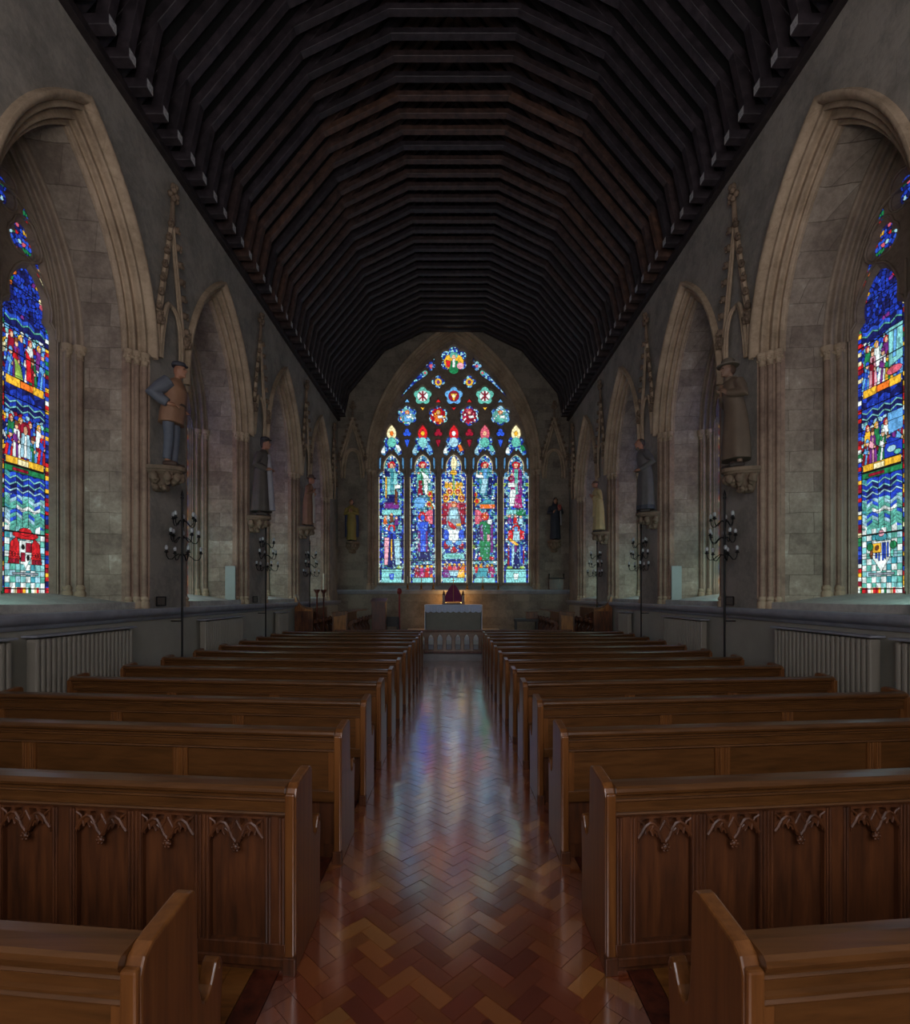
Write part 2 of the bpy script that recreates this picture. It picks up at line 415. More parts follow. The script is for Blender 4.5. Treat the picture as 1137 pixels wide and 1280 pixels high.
# ------------------------------------------------------------------ setting: side walls
def side_design(variant):
    """colour function of one lancet of a nave window: u in -1..1 across the light, z height"""
    def f(U, Z, R, figs=True):
        tri = lambda t: np.abs((t % 1)-.5)*2
        out = np.zeros(U.shape+(3,))
        amp = tri(U*2.1+.25)
        wv = Z + .05*amp; bi = np.floor(wv/.082); fr = wv/.082 % 1
        lowb = Z < 3.12; bi = np.where(lowb, np.floor(wv/.05)+900, bi); fr = np.where(lowb, wv/.05 % 1, fr)
        hr = hash2(bi, np.floor(U*4.2+.5), 5); hb = hash2(bi, bi*0, 3)
        out[:] = pick(np.clip(hb*.8+hr*.2, 0, .999), ['navy','blue','navy','cob','blue','teal'], [3,3,2,1.6,2,.7])
        thin = (fr < .2) & (hb > .35); out[thin] = pick(hash2(bi, bi*0, 9), ['pale','aqua','seag','white'], [2,2,2,1.4])[thin]
        low = Z < 3.12; lowc = pick(np.clip(hb*.7+hr*.3, 0, .999), ['aqua','blue','pale','cob','seag','white','teal','navy'], [2,1.4,2,1.4,2,2,1.4,.8]); out[low] = lowc[low]
        chk = Z < 2.7; ci = np.floor((U+.8)*5.0); cj = np.floor(Z/.082)
        ch = hash2(ci, cj, 11+variant); par = ((ci+cj) % 2 == 0); cc = np.where(par[..., None], pick(ch, ['white','pale','white','aqua'], [3,1.5,2,.6]), pick(ch, ['seag','aqua','teal','seag'], [2,2,1,1])); out[chk] = cc[chk]
        sc = ((Z > 3.62) & (Z < 4.2)) | ((Z > 4.66) & (Z < 5.3))
        bgc = pick(R, ['sky','pale','aqua','blue','crim','white','cob'], [2,1.6,1.4,2,.7,1,1.4]); out[sc] = bgc[sc]
        deep = Z > 5.47; out[deep] = pick(R, ['navy','blue','blue','cob','plum'], [3,3,2,.7,.25])[deep]
        edge = deep & (np.abs(U) > .9-.62*np.clip((Z-5.55)/.6, 0, 1)); out[edge] = pick(R, ['red','green','gold','seag','rose','cream','orange'], [2.2,1.8,1,1,.8,.7,.8])[edge]
        b = np.abs(U) > .8; bj = np.floor(Z/.062)
        bc = pick(hash2(bj, np.sign(U)+3+variant, 17), ['red','gold','white','blue','crim','cream','cob','green','navy'], [2.4,1.6,.9,2.4,2,.8,1.8,1,2]); out[b & ~deep] = bc[b & ~deep]
        bot = Z < 1.905; out[bot] = pick(hash2(np.floor((U+1)*9), bj*0, 19), ['white','red','gold','cream','green','crim','white'])[bot]
        lead = (np.abs(np.abs(U)-.8) < .022) & ~deep
        lead |= chk & ((np.abs((U+.8)*5.0 % 1-.5) > .45) | (np.abs(Z/.082 % 1-.5) > .44)) & ~b
        wz = ~chk & ~sc & ~deep & ~b
        lead |= wz & ((fr > .89) | ((fr < .26) & (fr > .2)) | (np.abs((U*4.2+.5) % 1-.5) > .47))
        lead |= (b & ~deep) & (((Z/.062 % 1) < .16) | (np.abs(U) > .985))
        fig = np.zeros(U.shape, bool)
        if figs:
            S = []; q3 = lambda *p: S.append(tuple(p))
            robes = [['red','green','white','cob','crim','plum','sky','blue'], ['crim','gold','plum','sky','green','pink','cob','white']][variant]
            for base, hgt, sd in ((3.61, .56, 0), (4.65, .62, 3)):
                for q in range(4):   # heads of the rear row
                    u = -.56+.37*q; q3('p', [(u-.14, base+hgt*.4), (u+.14, base+hgt*.4), (u+.1, base+hgt*.8), (u-.1, base+hgt*.8)], robes[(q*3+sd+1) % 8]); q3('e', u, base+hgt*.88, .085, .045, 'gold' if q % 2 else 'red'); q3('e', u+.02, base+hgt*.86, .05, .036, 'flesh')
                for q in range(5):
                    u = -.64+.32*q; c = robes[(q*2+sd) % 8]; c2 = robes[(q*2+sd+3) % 8]; hh = hgt*(.58+.12*((q*2+sd) % 3)); k = .05*(-1)**q
                    q3('p', [(u-.17, base), (u+.16, base), (u+.12+k, base+hh*.8), (u-.08+k, base+hh*.8)], c)
                    q3('p', [(u-.05, base), (u+.03, base), (u+.05+k, base+hh*.75), (u+.02+k, base+hh*.75)], c2)
                    q3('p', [(u-.13+k, base+hh*.5), (u+.1+k, base+hh*.38), (u+.12+k, base+hh*.5), (u-.08+k, base+hh*.68)], c2)
                    q3('e', u+.1+k, base+hh*.45, .035, .022, 'flesh'); q3('e', u+.02+k, base+hh*.9, .06, .042, 'flesh'); q3('p', [(u-.05+k, base+hh*.93), (u+.08+k, base+hh*.93), (u+.06+k, base+hh*1.04), (u-.03+k, base+hh*1.04)], 'brown' if q % 2 else c2)
            if variant == 0:
                q3('e', 0, 3.99, .2, .12, 'crim'); q3('p', [(-.2,3.64),(.2,3.64),(.15,3.95),(-.15,3.95)], 'pale'); q3('p', [(-.06,3.64),(.04,3.64),(.04,3.93),(-.02,3.93)], 'white'); q3('e', 0, 4.0, .075, .055, 'flesh'); q3('p', [(.05,4.68),(.25,4.68),(.2,5.0),(0,5.1)], 'red'); q3('p', [(-.4,4.66),(-.1,4.66),(-.2,4.82),(-.42,4.9)], 'lime')
            else:
                q3('p', [(.12,3.62),(.78,3.62),(.78,3.8),(.3,3.88),(.12,3.75)], 'blue'); q3('e', .4, 3.72, .16, .04, 'pale'); q3('e', .62, 3.66, .12, .03, 'seag'); q3('p', [(.3,3.92),(.8,3.95),(.8,4.2),(.25,4.2)], 'sky'); q3('p', [(.3,4.8),(.8,4.86),(.8,5.3),(.3,5.3)], 'aqua'); q3('p', [(.45,4.9),(.55,4.9),(.6,5.25),(.5,5.25)], 'sky'); q3('e', .5, 4.74, .28, .05, 'rose')
            q3('r', -.74, 3.5, .74, 3.6, 'gold'); q3('r', -.74, 4.54, .74, 4.64, 'gold'); q3('r', -.3, 3.51, .1, 3.59, 'cream'); q3('r', -.2, 4.55, .3, 4.63, 'orange'); q3('r', -.78, 3.42, .78, 3.48, 'green'); q3('r', -.5, 3.43, .1, 3.47, 'crim')
            if variant == 0:
                q3('p', [(-.66,2.22),(-.26,2.22),(-.2,2.44),(-.36,2.56),(-.56,2.5)], 'red'); q3('p', [(.66,2.22),(.26,2.22),(.2,2.44),(.36,2.56),(.56,2.5)], 'red')
                for q in (-1, 1):
                    for t in (.34, .46, .58): q3('e', q*t, 2.25, .05, .03, 'crim'); q3('e', q*t, 2.34, .045, .028, 'red')
                q3('e', 0, 2.6, .5, .05, 'red'); q3('e', 0, 2.645, .24, .05, 'red'); q3('p', [(-.24,2.52),(.24,2.52),(.23,2.32),(0,2.16),(-.23,2.32)], 'white'); q3('r', .03, 2.38, .21, 2.5, 'crim'); q3('r', -.18, 2.25, -.03, 2.36, 'crim'); q3('e', -.1, 2.44, .05, .03, 'black'); q3('e', .1, 2.3, .05, .03, 'black')
            else:
                q3('p', [(-.36,2.52),(.36,2.52),(.33,2.3),(0,2.12),(-.33,2.3)], 'white'); q3('p', [(-.33,2.38),(-.02,2.38),(-.02,2.5),(-.33,2.5)], 'gold'); q3('e', -.17, 2.44, .07, .03, 'brown')
                for t in (-.2,-.08,.06,.16,.26): q3('p', [(t-.022, 2.25+abs(t)*.25), (t+.022, 2.25+abs(t)*.25), (t+.022, 2.36 if t < 0 else 2.5), (t-.022, 2.36 if t < 0 else 2.5)], 'cob')
                q3('e', 0, 2.58, .24, .045, 'teal'); q3('e', -.46, 2.46, .12, .05, 'green'); q3('e', .46, 2.46, .12, .05, 'green'); q3('e', 0, 2.63, .1, .04, 'pink'); q3('e', -.4, 2.36, .06, .05, 'brown'); q3('e', .42, 2.36, .06, .05, 'seag')
            q3('r', -.5, 2.07, .5, 2.1, 'grey'); 
            out, fig = paint(U, Z, out, S, .0085, 2.5)
            fig &= ~b
        return out, lead, (sc | deep), fig
    return f
def side_window_glass(yc, s, variant, depth, mat, parent, step, z1=7.45, gain=1.0):
    D = side_design(variant)
    for c in (-.46, .46):
        y = np.arange(-.43, .4301, step)
        z = np.arange(1.78, 6.3, step); Yl, Z = np.meshgrid(y, z); U = -s*Yl/.4
        su, sv, rr, dd = voronoi(Yl+c*10+yc*3, Z, .06, int(yc*10)+int(c*100)+(3 if s > 0 else 0))
        direct, lead, zone, fig = D(U, Z, rr)
        mos, _, _, _ = D(-s*(su-c*10-yc*3)/.4, sv, rr, False)
        k = ((zone & (np.abs(U) < .8)) | (Z > 5.47)) & ~fig
        rgb = np.where(fig[..., None], direct, np.where(k[..., None], mos, direct)); lead = np.where(k, dd < .009, lead & ~fig)
        v2 = voronoi(Yl*1.6+c, Z*.7+yc, .05, 91)[2]; v3 = voronoi(Yl, Z, .014, 92)[2]
        rgb = rgb*((.55+.75*v2)*(.75+.5*v3))[..., None]
        rgb[lead] = .002
        rgb[(Z % .292) < .012] = .0015
        grid_mesh('glass', np.stack([np.full(Yl.shape, s*(W+depth)), yc+c+Yl, Z], -1), rgb*GLASS_SIDE*gain, mat, parent)
    y = np.arange(-.95, .951, step); z = np.arange(6.25, z1, step); Yl, Z = np.meshgrid(y, z)
    su, sv, rr, dd = voronoi(Yl+yc*7, Z, .055, 5+int(yc))
    rgb = pick(rr, ['blue','cob','navy','red','green','gold','pale','rose'], [5,3,2.4,1,.7,.6,1,.6])*1.0; rgb[dd < .009] = .002
    grid_mesh('glass', np.stack([np.full(Yl.shape, s*(W+depth)), yc+Yl, Z], -1), rgb, mat, parent)
GLASS_SIDE = 1.15

ORD = ['first','second','third','fourth','fifth','sixth','seventh','eighth','ninth','tenth','eleventh','twelfth','thirteenth']
win_no = 0; trim_no = 0
def next_trim():
    global trim_no; trim_no += 1; return 'trim_%d' % trim_no
for s, sname in ((-1, 'left'), (1, 'right')):
    fn = lambda a, z, d, s=s: (s*(W+d), a, z)
    arches = [Arch(c, HW, HR, SPR, 1.6) for c in BAYS]
    # face of the wall above the ledge with its four arched openings
    W_OPEN = 1.36
    outline = [(YW, 1.6)]
    for A in arches: outline += list(reversed(A.path(W_OPEN, 16)))
    outline += [(YE+.3, 1.6), (YE+.3, WT+.02), (YW, WT+.02)]
    V, F = tri_fill([outline])
    mb = MB().add([fn(p[0], p[1], 0) for p in V], F)
    wall = struct(mb.build('wall_'+sname, M['wall'], recalc=True))
    MB().box(s*W if s > 0 else -W-.5, YW, -.02, s*W+.5 if s > 0 else -W, YE+.3, 1.45).build('dado', M['paint'], wall)
    # thickness behind piers
    ed = [YW] + [q for c in BAYS for q in (c-1.5, c+1.5)] + [YE+.3]
    for i in range(0, len(ed), 2):
        a, b = sorted((s*(W+.06), s*(W+1.3))); MB().box(a, ed[i], 1.45, b, ed[i+1], WT-.08).build('pier_core', M['ashlar'], wall)
    a, b = sorted((s*(W+1.16), s*(W+1.3)))
    a, b = sorted((s*(W+.3), s*(W+1.3)))
    for c in BAYS: MB().box(a, c-1.6, 8.1, b, c+1.6, WT-.08).build('pier_core', M['ashlar'], wall)
    # ledge
    prof = [(.04,1.42),(-.03,1.425),(-.05,1.45),(-.055,1.47),(-.10,1.49),(-.13,1.515),(-.14,1.55),(-.14,1.585),(-.125,1.6),(.34,1.6)]
    mb = MB().loft([[(s*(W+d), YW, z) for d, z in prof], [(s*(W+d), YE, z) for d, z in prof]], caps=False, closed=False)
    struct(mb.build(next_trim(), M['ledge'], smooth=True, angle=40), 'dark slate ledge running along the %s nave wall' % sname)
    for bi, A in enumerate(arches):
        c = A.c
        ap = [(1.36,0)] + [(1.36,.0),(1.345,.015)] + roll(1.34,.02,1.285,.075) + hollow(1.285,.075,1.24,.12) + roll(1.24,.12,1.19,.17) + hollow(1.19,.17,1.16,.2) + roll(1.16,.2,1.13,.23) + [(1.12,.25),(1.15,.27),(1.15,.3)]
        mb = sweep(MB(), Arch(c, HW, HR, SPR, 1.6), ap, fn, jamb=False, n=16)
        hood = [(1.335,.0),(1.345,-.04),(1.37,-.085),(1.40,-.1),(1.425,-.095),(1.43,-.07),(1.425,-.04),(1.44,.0)]
        mb.build('arch_moulding', M['mould'], wall, smooth=True, angle=50)
        sweep(MB(), A, hood, fn, jamb=False, n=16).build('hood_mould', M['mould'], wall, smooth=True, angle=60)
        # jambs
        for q in (-1, 1):
            P = lambda w, z, d, q=q: fn(c+q*w, z, d)
            mb = MB()
            flat = [(1.365,0),(1.345,.02),(1.30,.03),(1.27,.10),(1.22,.12),(1.19,.2),(1.16,.22),(1.15,.3)]
            mb.loft([[P(w, 1.6, d) for w, d in flat], [P(w, SPR, d) for w, d in flat]], caps=False, closed=False)
            mb.build('jamb', M['shaft'], wall)
            for (w, d, r) in ((1.30,.045,.04),(1.225,.115,.036),(1.165,.2,.034)):
                sh = MB(); x, y, z = P(w, 0, d)
                sh.tube([(x, y, 1.6), (x, y, SPR)], r, 12)
                sh.build('shaft', M['shaft'], wall, smooth=True, angle=50)
                b = MB(); b.lathe([(r*1.8,1.6),(r*1.8,1.69),(r*1.35,1.71),(r*1.7,1.735),(r*1.45,1.76),(r*1.05,1.78)], (x, y, 0), 12); b.build('shaft_base', M['mould'], wall, smooth=True, angle=40)
                k = MB(); k.lathe([(r*1.0,SPR-.17),(r*1.3,SPR-.16),(r*1.05,SPR-.145),(r*1.3,SPR-.09),(r*1.9,SPR-.045),(r*1.95,SPR-.03),(r*1.75,SPR-.025),(r*2.1,SPR-.01),(r*2.1,SPR+.02),(r*1.7,SPR+.03)], (x, y, 0), 12)
                for t in range(7):
                    an = 2*PI*t/7; k.ball((x+r*1.55*math.cos(an), y+r*1.55*math.sin(an), SPR-.075), .02, .02, .028, 6, 5)
                k.build('capital', M['mould'], wall, smooth=True, angle=50)
        # reveal and soffit
        rv = [(1.15,.29),(1.15,.32),(1.10,.8)]
        sweep(MB(), A, rv, fn, n=16).build('reveal', M['ashlar'], wall, smooth=True, angle=40)
        wp = [(1.10,.8)] + hollow(1.10,.8,1.07,.86) + roll(1.07,.86,1.03,.92) + hollow(1.03,.92,1.0,.96) + roll(1.0,.96,.965,1.02) + [(.94,1.06),(.93,1.1)]
        sweep(MB(), A, wp, fn, n=16).build('window_moulding', M['trac'], wall, smooth=True, angle=50)
        for q in (-1, 1):
            for (w, d, r) in ((1.075,.85,.04),(1.0,.98,.036)):
                x, y, z = fn(c+q*w, 0, d)
                sh = MB().tube([(x, y, 1.7), (x, y, SPR)], r, 12); sh.build('shaft', M['shaft'], wall, smooth=True, angle=50)
                MB().lathe([(r*1.9,1.68),(r*1.9,1.84),(r*1.4,1.87),(r*1.75,1.9),(r*1.5,1.93),(r,1.95)], (x, y, 0), 12).build('shaft_base', M['mould'], wall, smooth=True, angle=40)
                k = MB().lathe([(r,SPR-.18),(r*1.3,SPR-.17),(r*1.05,SPR-.15),(r*1.35,SPR-.09),(r*2,SPR-.04),(r*2.2,SPR-.01),(r*2.2,SPR+.02),(r*1.7,SPR+.03)], (x, y, 0), 12)
                for t in range(7):
                    an = 2*PI*t/7; k.ball((x+r*1.5*math.cos(an), y+r*1.5*math.sin(an), SPR-.08), .022, .022, .03, 6, 5)
                k.build('capital', M['mould'], wall, smooth=True, angle=50)
        # sill: stone kerb on the ledge and a slope up to the glass
        sp = [(.1,1.59),(.1,1.69),(.115,1.7),(.3,1.7),(1.2,1.84)]
        MB().loft([[fn(c-1.16, z, d) for d, z in sp], [fn(c+1.16, z, d) for d, z in sp]], caps=False, closed=False).build('sill', M['sill'], wall)
        # tracery and glass
        win_no += 1
        win = empty_struct('window_%d' % win_no)
        outer = A.path(.95, 16, True, 1.78)
        holes = []
        for q in (-1, 1):
            holes.append(light_head(c+q*.46, .385, 1.83, 5.42, 6.17, .66))
            holes.append(foil(3, c+q*.37, 6.5, .2, 0, .5))
            holes.append([(c+q*.40, 6.76), (c+q*.48, 6.74), (c+q*.50, 6.85), (c+q*.45, 7.0), (c+q*.39, 6.88)])
            holes.append([(c+q*.57, 6.38), (c+q*.65, 6.36), (c+q*.74, 6.16), (c+q*.80, 5.92), (c+q*.70, 6.04), (c+q*.60, 6.22)])
        holes.append(foil(4, c, 6.93, .2, PI/4, .5))
        MB().plate(outer, holes, fn, 1.06, 1.20, .05, .055).build('tracery', M['trac'], win)
        rb = MB()
        for h in holes:
            if len(h) > 6:
                p = [fn(a, z, 1.05) for a, z in offset(h, .075)]; rb.tube(p+p[:2], .016, 6, caps=False)
        for q in (-1, 1):
            for r0, off_ in ((.022, 0), (.014, .05)):
                rb.tube([fn(c+q*(.93-off_-.93*t*t*1.0), 5.42+1.75*math.sin(t*PI/2)*(1-.12*t), 1.04) for t in [i/12 for i in range(13)]], r0, 6)
        rb.tube([fn(c, 1.85, 1.04), fn(c, 6.0, 1.04)], .014, 8)
        rb.build('tracery_ribs', M['trac'], win, smooth=True, angle=60)
        side_window_glass(c, s, 0 if s < 0 else 1, 1.125, M['glass'], win, .0085 if bi == 0 else .02, gain=1.0 if bi == 0 else 3.0)

# ------------------------------------------------------------------ end wall and east window
fe = lambda a, z, d: (a, YE+d, z)
EA = Arch(0, 3.5, 5.85, 6.8, 2.02)
apex_z = 14.75
outline = [(-W-.6, -.02), (-W-.6, 9.2), (0, apex_z), (W+.6, 9.2), (W+.6, -.02)]
V, F = tri_fill([outline, EA.path(3.4, 20)])
wall_e = struct(MB().add([fe(p[0], p[1], 0) for p in V], F).build('wall_back', M['endwall']))
hood = [(3.4,0),(3.4,-.05),(3.44,-.1),(3.49,-.11),(3.52,-.07),(3.53,0)]
sweep(MB(), EA, hood, fe, jamb=False, n=20).build('hood_mould', M['mould'], wall_e, smooth=True, angle=50)
ep = [(3.41,0)] + roll(3.4,.01,3.34,.07) + hollow(3.34,.07,3.28,.13) + roll(3.28,.13,3.22,.19) + hollow(3.22,.19,3.17,.25) + roll(3.17,.25,3.12,.31) + [(3.09,.36),(3.08,.4)]
sweep(MB(), EA, ep, fe, n=20).build('arch_moulding', M['mould'], wall_e, smooth=True, angle=50)
for q in (-1, 1):
    for (w, d, r) in ((3.38,.02,.06),(3.25,.15,.055)):
        x, y, z = fe(q*w, 0, d)
        MB().tube([(x, y, 2.02), (x, y, 6.8)], r, 12).build('shaft', M['shaft'], wall_e, smooth=True, angle=50)
        MB().lathe([(r*1.8,2.02),(r*1.8,2.16),(r*1.3,2.2),(r*1.6,2.24),(r,2.28)], (x, y, 0), 12).build('shaft_base', M['mould'], wall_e, smooth=True, angle=40)
        MB().lathe([(r,6.6),(r*1.25,6.62),(r*1.1,6.65),(r*1.4,6.72),(r*2,6.77),(r*2,6.82),(r*1.6,6.84)], (x, y, 0), 12).build('capital', M['mould'], wall_e, smooth=True, angle=50)
prof = [(.02,1.84),(-.06,1.86),(-.08,1.9),(-.14,1.94),(-.16,1.98),(-.16,2.01),(-.14,2.02),(.1,2.02)]
struct(MB().loft([[(x, YE+d, z) for d, z in prof] for x in (-W, W)], caps=False, closed=False).build(next_trim(), M['ledge'], smooth=True, angle=40), 'dark moulded ledge below the east window')
MB().loft([[fe(x, z, d) for d, z in ((-.02,2.02),(.05,2.02),(.5,2.28))] for x in (-3.4, 3.4)], caps=False, closed=False).build('sill', M['sill'], wall_e)
win_no += 1
ew = empty_struct('window_%d' % win_no)
KP = 30.8
X = lambda px: (px-566.5)/KP
Zp = lambda py: 1.8+(744-py)/KP
holes = []
LC = [489, 528, 567, 606, 645]
def pxpoly(pts): return [(X(x), Zp(y)) for x, y in pts]
for lc in LC:
    half = [(16,728),(16,596),(15.2,593),(13.5,590.5),(11,589),(9.4,588),(9.8,585),(9.9,581),(9.2,577.5),(7,573.5),(4,570),(0,567.5)]
    holes.append(pxpoly([(lc+x, y) for x, y in half] + [(lc-x, y) for x, y in reversed(half[:-1])]))
    half = [(0,563.5),(2.5,560),(5,564),(8.5,569),(12.5,567),(13,563.5),(10.5,558),(7.6,554.5),(9.6,551.5),(8.6,547.5),(5.2,545.6),(5.8,541.5),(4.9,537),(2.6,533.5),(0,530.5)]
    holes.append(pxpoly([(lc+x, y) for x, y in half] + [(lc-x, y) for x, y in reversed(half[1:-1])]))
    for q in (-1, 1): holes.append(pxpoly([(lc+q*13.3,571),(lc+q*15.2,573),(lc+q*15.4,584),(lc+q*14.2,586.5),(lc+q*13.2,579)]))
for x0 in (508.5, 547.5, 586.5, 625.5):
    holes.append(foil(3, X(x0), Zp(540.5), 5.2/KP, 0, .5, 6))
    holes.append(pxpoly([(x0-3.2,548.5),(x0-1.5,549.5),(x0,548.2),(x0+1.5,549.5),(x0+3.2,548.5),(x0+1.8,554),(x0,558.5),(x0-1.8,554)]))
    holes.append(foil(6, X(x0), Zp(519), 12.6/KP, 0, .7, 7))
    holes.append(pxpoly([(x0-3.2,502.5),(x0,498),(x0+3.2,502.5),(x0,501.8)]))
for x0 in (528, 567, 606):
    holes.append(foil(5, X(x0), Zp(494), 11.4/KP, 0, .66, 7)); holes.append(pxpoly([(x0-2.8,508),(x0,509),(x0+2.8,508),(x0,512)]))
for x0 in (547.5, 586.5): holes.append(foil(4, X(x0), Zp(476.5), 8.3/KP, 0, .56, 8))
holes.append(foil(6, X(567), Zp(449.5), 17.2/KP, 0, .72, 8))
for q in (-1, 1):
    b = 567
    holes.append(pxpoly([(b+q*68,497.5),(b+q*61.5,488.5),(b+q*52,477),(b+q*43,467),(b+q*36.5,461.8),(b+q*33.6,462.4),(b+q*32.8,466),(b+q*36,469.6),(b+q*46,476),(b+q*56,485)]))
    holes.append(foil(4, X(b+q*28.8), Zp(456.6), 6/KP, 0, .55, 6)); holes.append(pxpoly([(b+q*24.8,447),(b+q*26,450),(b+q*25.4,453),(b+q*23.8,450)]))
MB().plate(EA.path(3.12, 24, True, 2.1), holes, fe, .36, .56, .03, .08).build('tracery', M['trac'], ew)
rb = MB()
for h in holes:
    if max(p[0] for p in h)-min(p[0] for p in h) > .3:
        p = [fe(a, z, .35) for a, z in offset(h, .06)]; rb.tube(p+p[:2], .018, 6, caps=False)
for px in (508.5, 547.5, 586.5, 625.5): rb.tube([fe(X(px), 2.12, .34), fe(X(px), 7.0, .34)], .05, 8)
rb.build('tracery_ribs', M['trac'], ew, smooth=True, angle=60)

def east_light(k, U, V, R, lines=False):
    """u from -16 to 16, v picture rows down the light"""
    out = pick(R, ['blue','teal','sky','pale','aqua','navy','white','cob'], [2,2,2.4,1.7,2,1.6,1,1.6])
    S = []
    E = lambda x, y, rx, ry, c: S.append(('e', x, y, rx, ry, c))
    Rr = lambda a, b, c, d, col: S.append(('r', a, b, c, d, col))
    P = lambda pts, c: S.append(('p', pts, c))
    def bigfig(x, v0, v1, robe, under, halo='red', w=7):
        h = v1-v0; E(x, v0+4, 4.6, 4.6, halo); E(x, v0+4.6, 2.2, 2.8, 'flesh')
        P([(x-w*.55, v0+8), (x+w*.55, v0+8), (x+w, v0+h*.45), (x+w*.9, v1), (x-w*.9, v1), (x-w, v0+h*.45)], robe)
        P([(x-w*.3, v0+9), (x+w*.35, v0+9), (x+w*.3, v1-2), (x-w*.1, v1-2)], under)
        E(x-w*.7, v0+h*.35, 1.6, 1.3, 'flesh')
    def small(x, v, c, hc='flesh', w=2.6, h=8):
        P([(x-w*.6, v-h), (x+w*.6, v-h), (x+w, v), (x-w, v)], c); E(x, v-h-1.2, 1.5, 1.6, hc)
    if k == 0:
        bigfig(0, 577, 622, 'aqua', 'teal'); Rr(-7.5, 596, -6, 622, 'gold'); P([(-7,586),(-2,590),(-2,596),(-8,594)], 'navy'); P([(-6,618),(6,618),(7,632),(-7,632)], 'navy'); Rr(4, 606, 11, 610, 'white'); P([(-9,628),(9,628),(9,635),(-9,635)], 'plum'); Rr(4,611,7,630,'brown')
        Rr(-12, 637, 12, 643, 'aqua'); small(-8, 655, 'orange'); small(0, 652, 'brown'); small(6, 656, 'plum'); E(0, 660, 4.6, 4.4, 'red'); E(0, 661, 2.4, 3, 'sky')
        P([(-5,664),(5,664),(8,700),(-8,700)], 'blue'); P([(-9,672),(-3,672),(-5,706),(-9,706)], 'pink'); P([(3,674),(10,674),(10,706),(5,706)], 'pale'); P([(-1,668),(1,668),(5,708),(-5,708)], 'navy'); Rr(-.8,674,.8,700,'gold'); E(10,709,3,1.6,'lime')
    elif k == 1:
        bigfig(0, 577, 616, 'seag', 'green'); P([(-2,588),(6,594),(9,600),(2,600)], 'white'); P([(-5,600),(-1,600),(0,618),(-6,618)], 'crim'); P([(1,598),(6,602),(6,618),(3,618)], 'white')
        for a, b in ((9,617),(13,623),(8,630),(14,634)): E(a, b, 3.2, 3.6, 'gold'); E(a, b, 2, 2.4, 'red')
        E(-4, 628, 7, 7, 'sky'); E(10, 646, 7, 9, 'rose'); E(0, 645, 5, 5, 'red'); E(0, 646.5, 2.6, 3.4, 'cob'); P([(-7,652),(7,652),(6,672),(5,700),(-5,700),(-6,672)], 'cob'); P([(-11,655),(-8,654),(-5,666),(-8,666)], 'navy'); P([(11,655),(8,654),(5,666),(8,666)], 'navy'); P([(-6,664),(-3,664),(-3,698),(-6,698)], 'plum'); P([(4,664),(6,664),(6,698),(4,698)], 'plum'); P([(-8,690),(8,690),(6,700),(-6,700)], 'navy')
        for x, c in ((-7,'crim'),(-1,'mag'),(6,'red'),(11,'plum')): small(x, 722, c, 'gold', 3.4, 13)
        E(12, 720, 3, 3, 'orange')
    elif k == 2:
        out = pick(R, ['cob','white','blue','pale','sky'], [3,2,2.4,1.4,1]); E(0, 579, 3.4, 9, 'cream'); Rr(-.8, 585, .8, 622, 'lime'); E(0, 590, 4, 3, 'gold')
        for a, b in ((-5,614),(5,614),(-10,622),(10,622)): E(a, b, 4.6, 5, 'gold'); E(a, b, 2.5, 2.8, 'red'); E(a, b+.4, 1.3, 1.5, 'flesh')
        for a in (-9, -4, 4, 9): E(a, 606, 2.5, 4, 'gold')
        Rr(-15, 628, 15, 655, 'rose'); P([(-14,630),(-7,630),(-9,655),(-15,655)], 'crim'); P([(14,630),(7,630),(9,655),(15,655)], 'crim'); E(0, 630, 4, 3.6, 'orange'); E(0, 631, 2.2, 2.6, 'flesh'); P([(-5,634),(5,634),(9,652),(7,668),(-7,668),(-9,652)], 'grey'); P([(-4,636),(4,636),(6,648),(-6,648)], 'pale'); P([(-8,650),(-2,654),(4,660),(1,662),(-6,657)], 'red'); Rr(3,654,9,657,'gold'); P([(-7,662),(7,662),(5,678),(-5,678)], 'white'); E(-10, 668, 4, 6, 'cob'); E(10, 668, 4, 6, 'cob')
        for a, b in ((-10,683),(0,688),(10,683)): E(a, b, 4, 3, 'crim'); E(a, b-3, 1.8, 2, 'red')
        E(-6, 678, 4, 3, 'sky'); E(6, 678, 4, 3, 'sky'); Rr(-13, 692, 13, 698, 'aqua'); Rr(-9, 694, 9, 696, 'seag')
        for x, c in ((-11,'crim'),(-5,'red'),(1,'rose'),(7,'crim'),(12,'orange')): small(x, 714, c, 'gold', 3.2, 7)
        Rr(-6, 713, 6, 720, 'pale'); P([(-14,712),(-7,712),(-4,722),(-14,722)], 'plum'); P([(14,712),(7,712),(4,722),(14,722)], 'gold')
    elif k == 3:
        bigfig(0, 577, 618, 'teal', 'sky'); P([(-11,592),(-2,594),(-2,597),(-11,596)], 'white'); P([(-2,598),(4,598),(0,616),(-6,616)], 'pale'); P([(5,596),(9,596),(8,618),(3,618)], 'navy')
        for a, b in ((-13,618),(-10,626),(-14,630)): E(a, b, 3.2, 3.6, 'gold'); E(a, b, 2, 2.4, 'red')
        E(4, 630, 8, 6, 'teal'); Rr(-6, 630, 12, 635, 'orange'); E(-10, 646, 7, 9, 'rose'); E(0, 645, 5, 5, 'red'); E(0, 645, 2.6, 3, 'orange'); P([(-6,652),(6,652),(8,678),(5,700),(-5,700),(-7,678)], 'green'); P([(-6,658),(-3,654),(-2,676),(-6,672)], 'plum'); P([(7,656),(10,656),(10,690),(7,690)], 'plum'); P([(3,668),(6,668),(6,676),(3,676)], 'pink'); P([(-10,660),(-7,660),(-5,676),(-10,674)], 'navy'); E(6, 652, 3, 3, 'white'); E(-6, 698, 2.4, 2, 'red'); E(9, 698, 2.4, 2, 'red')
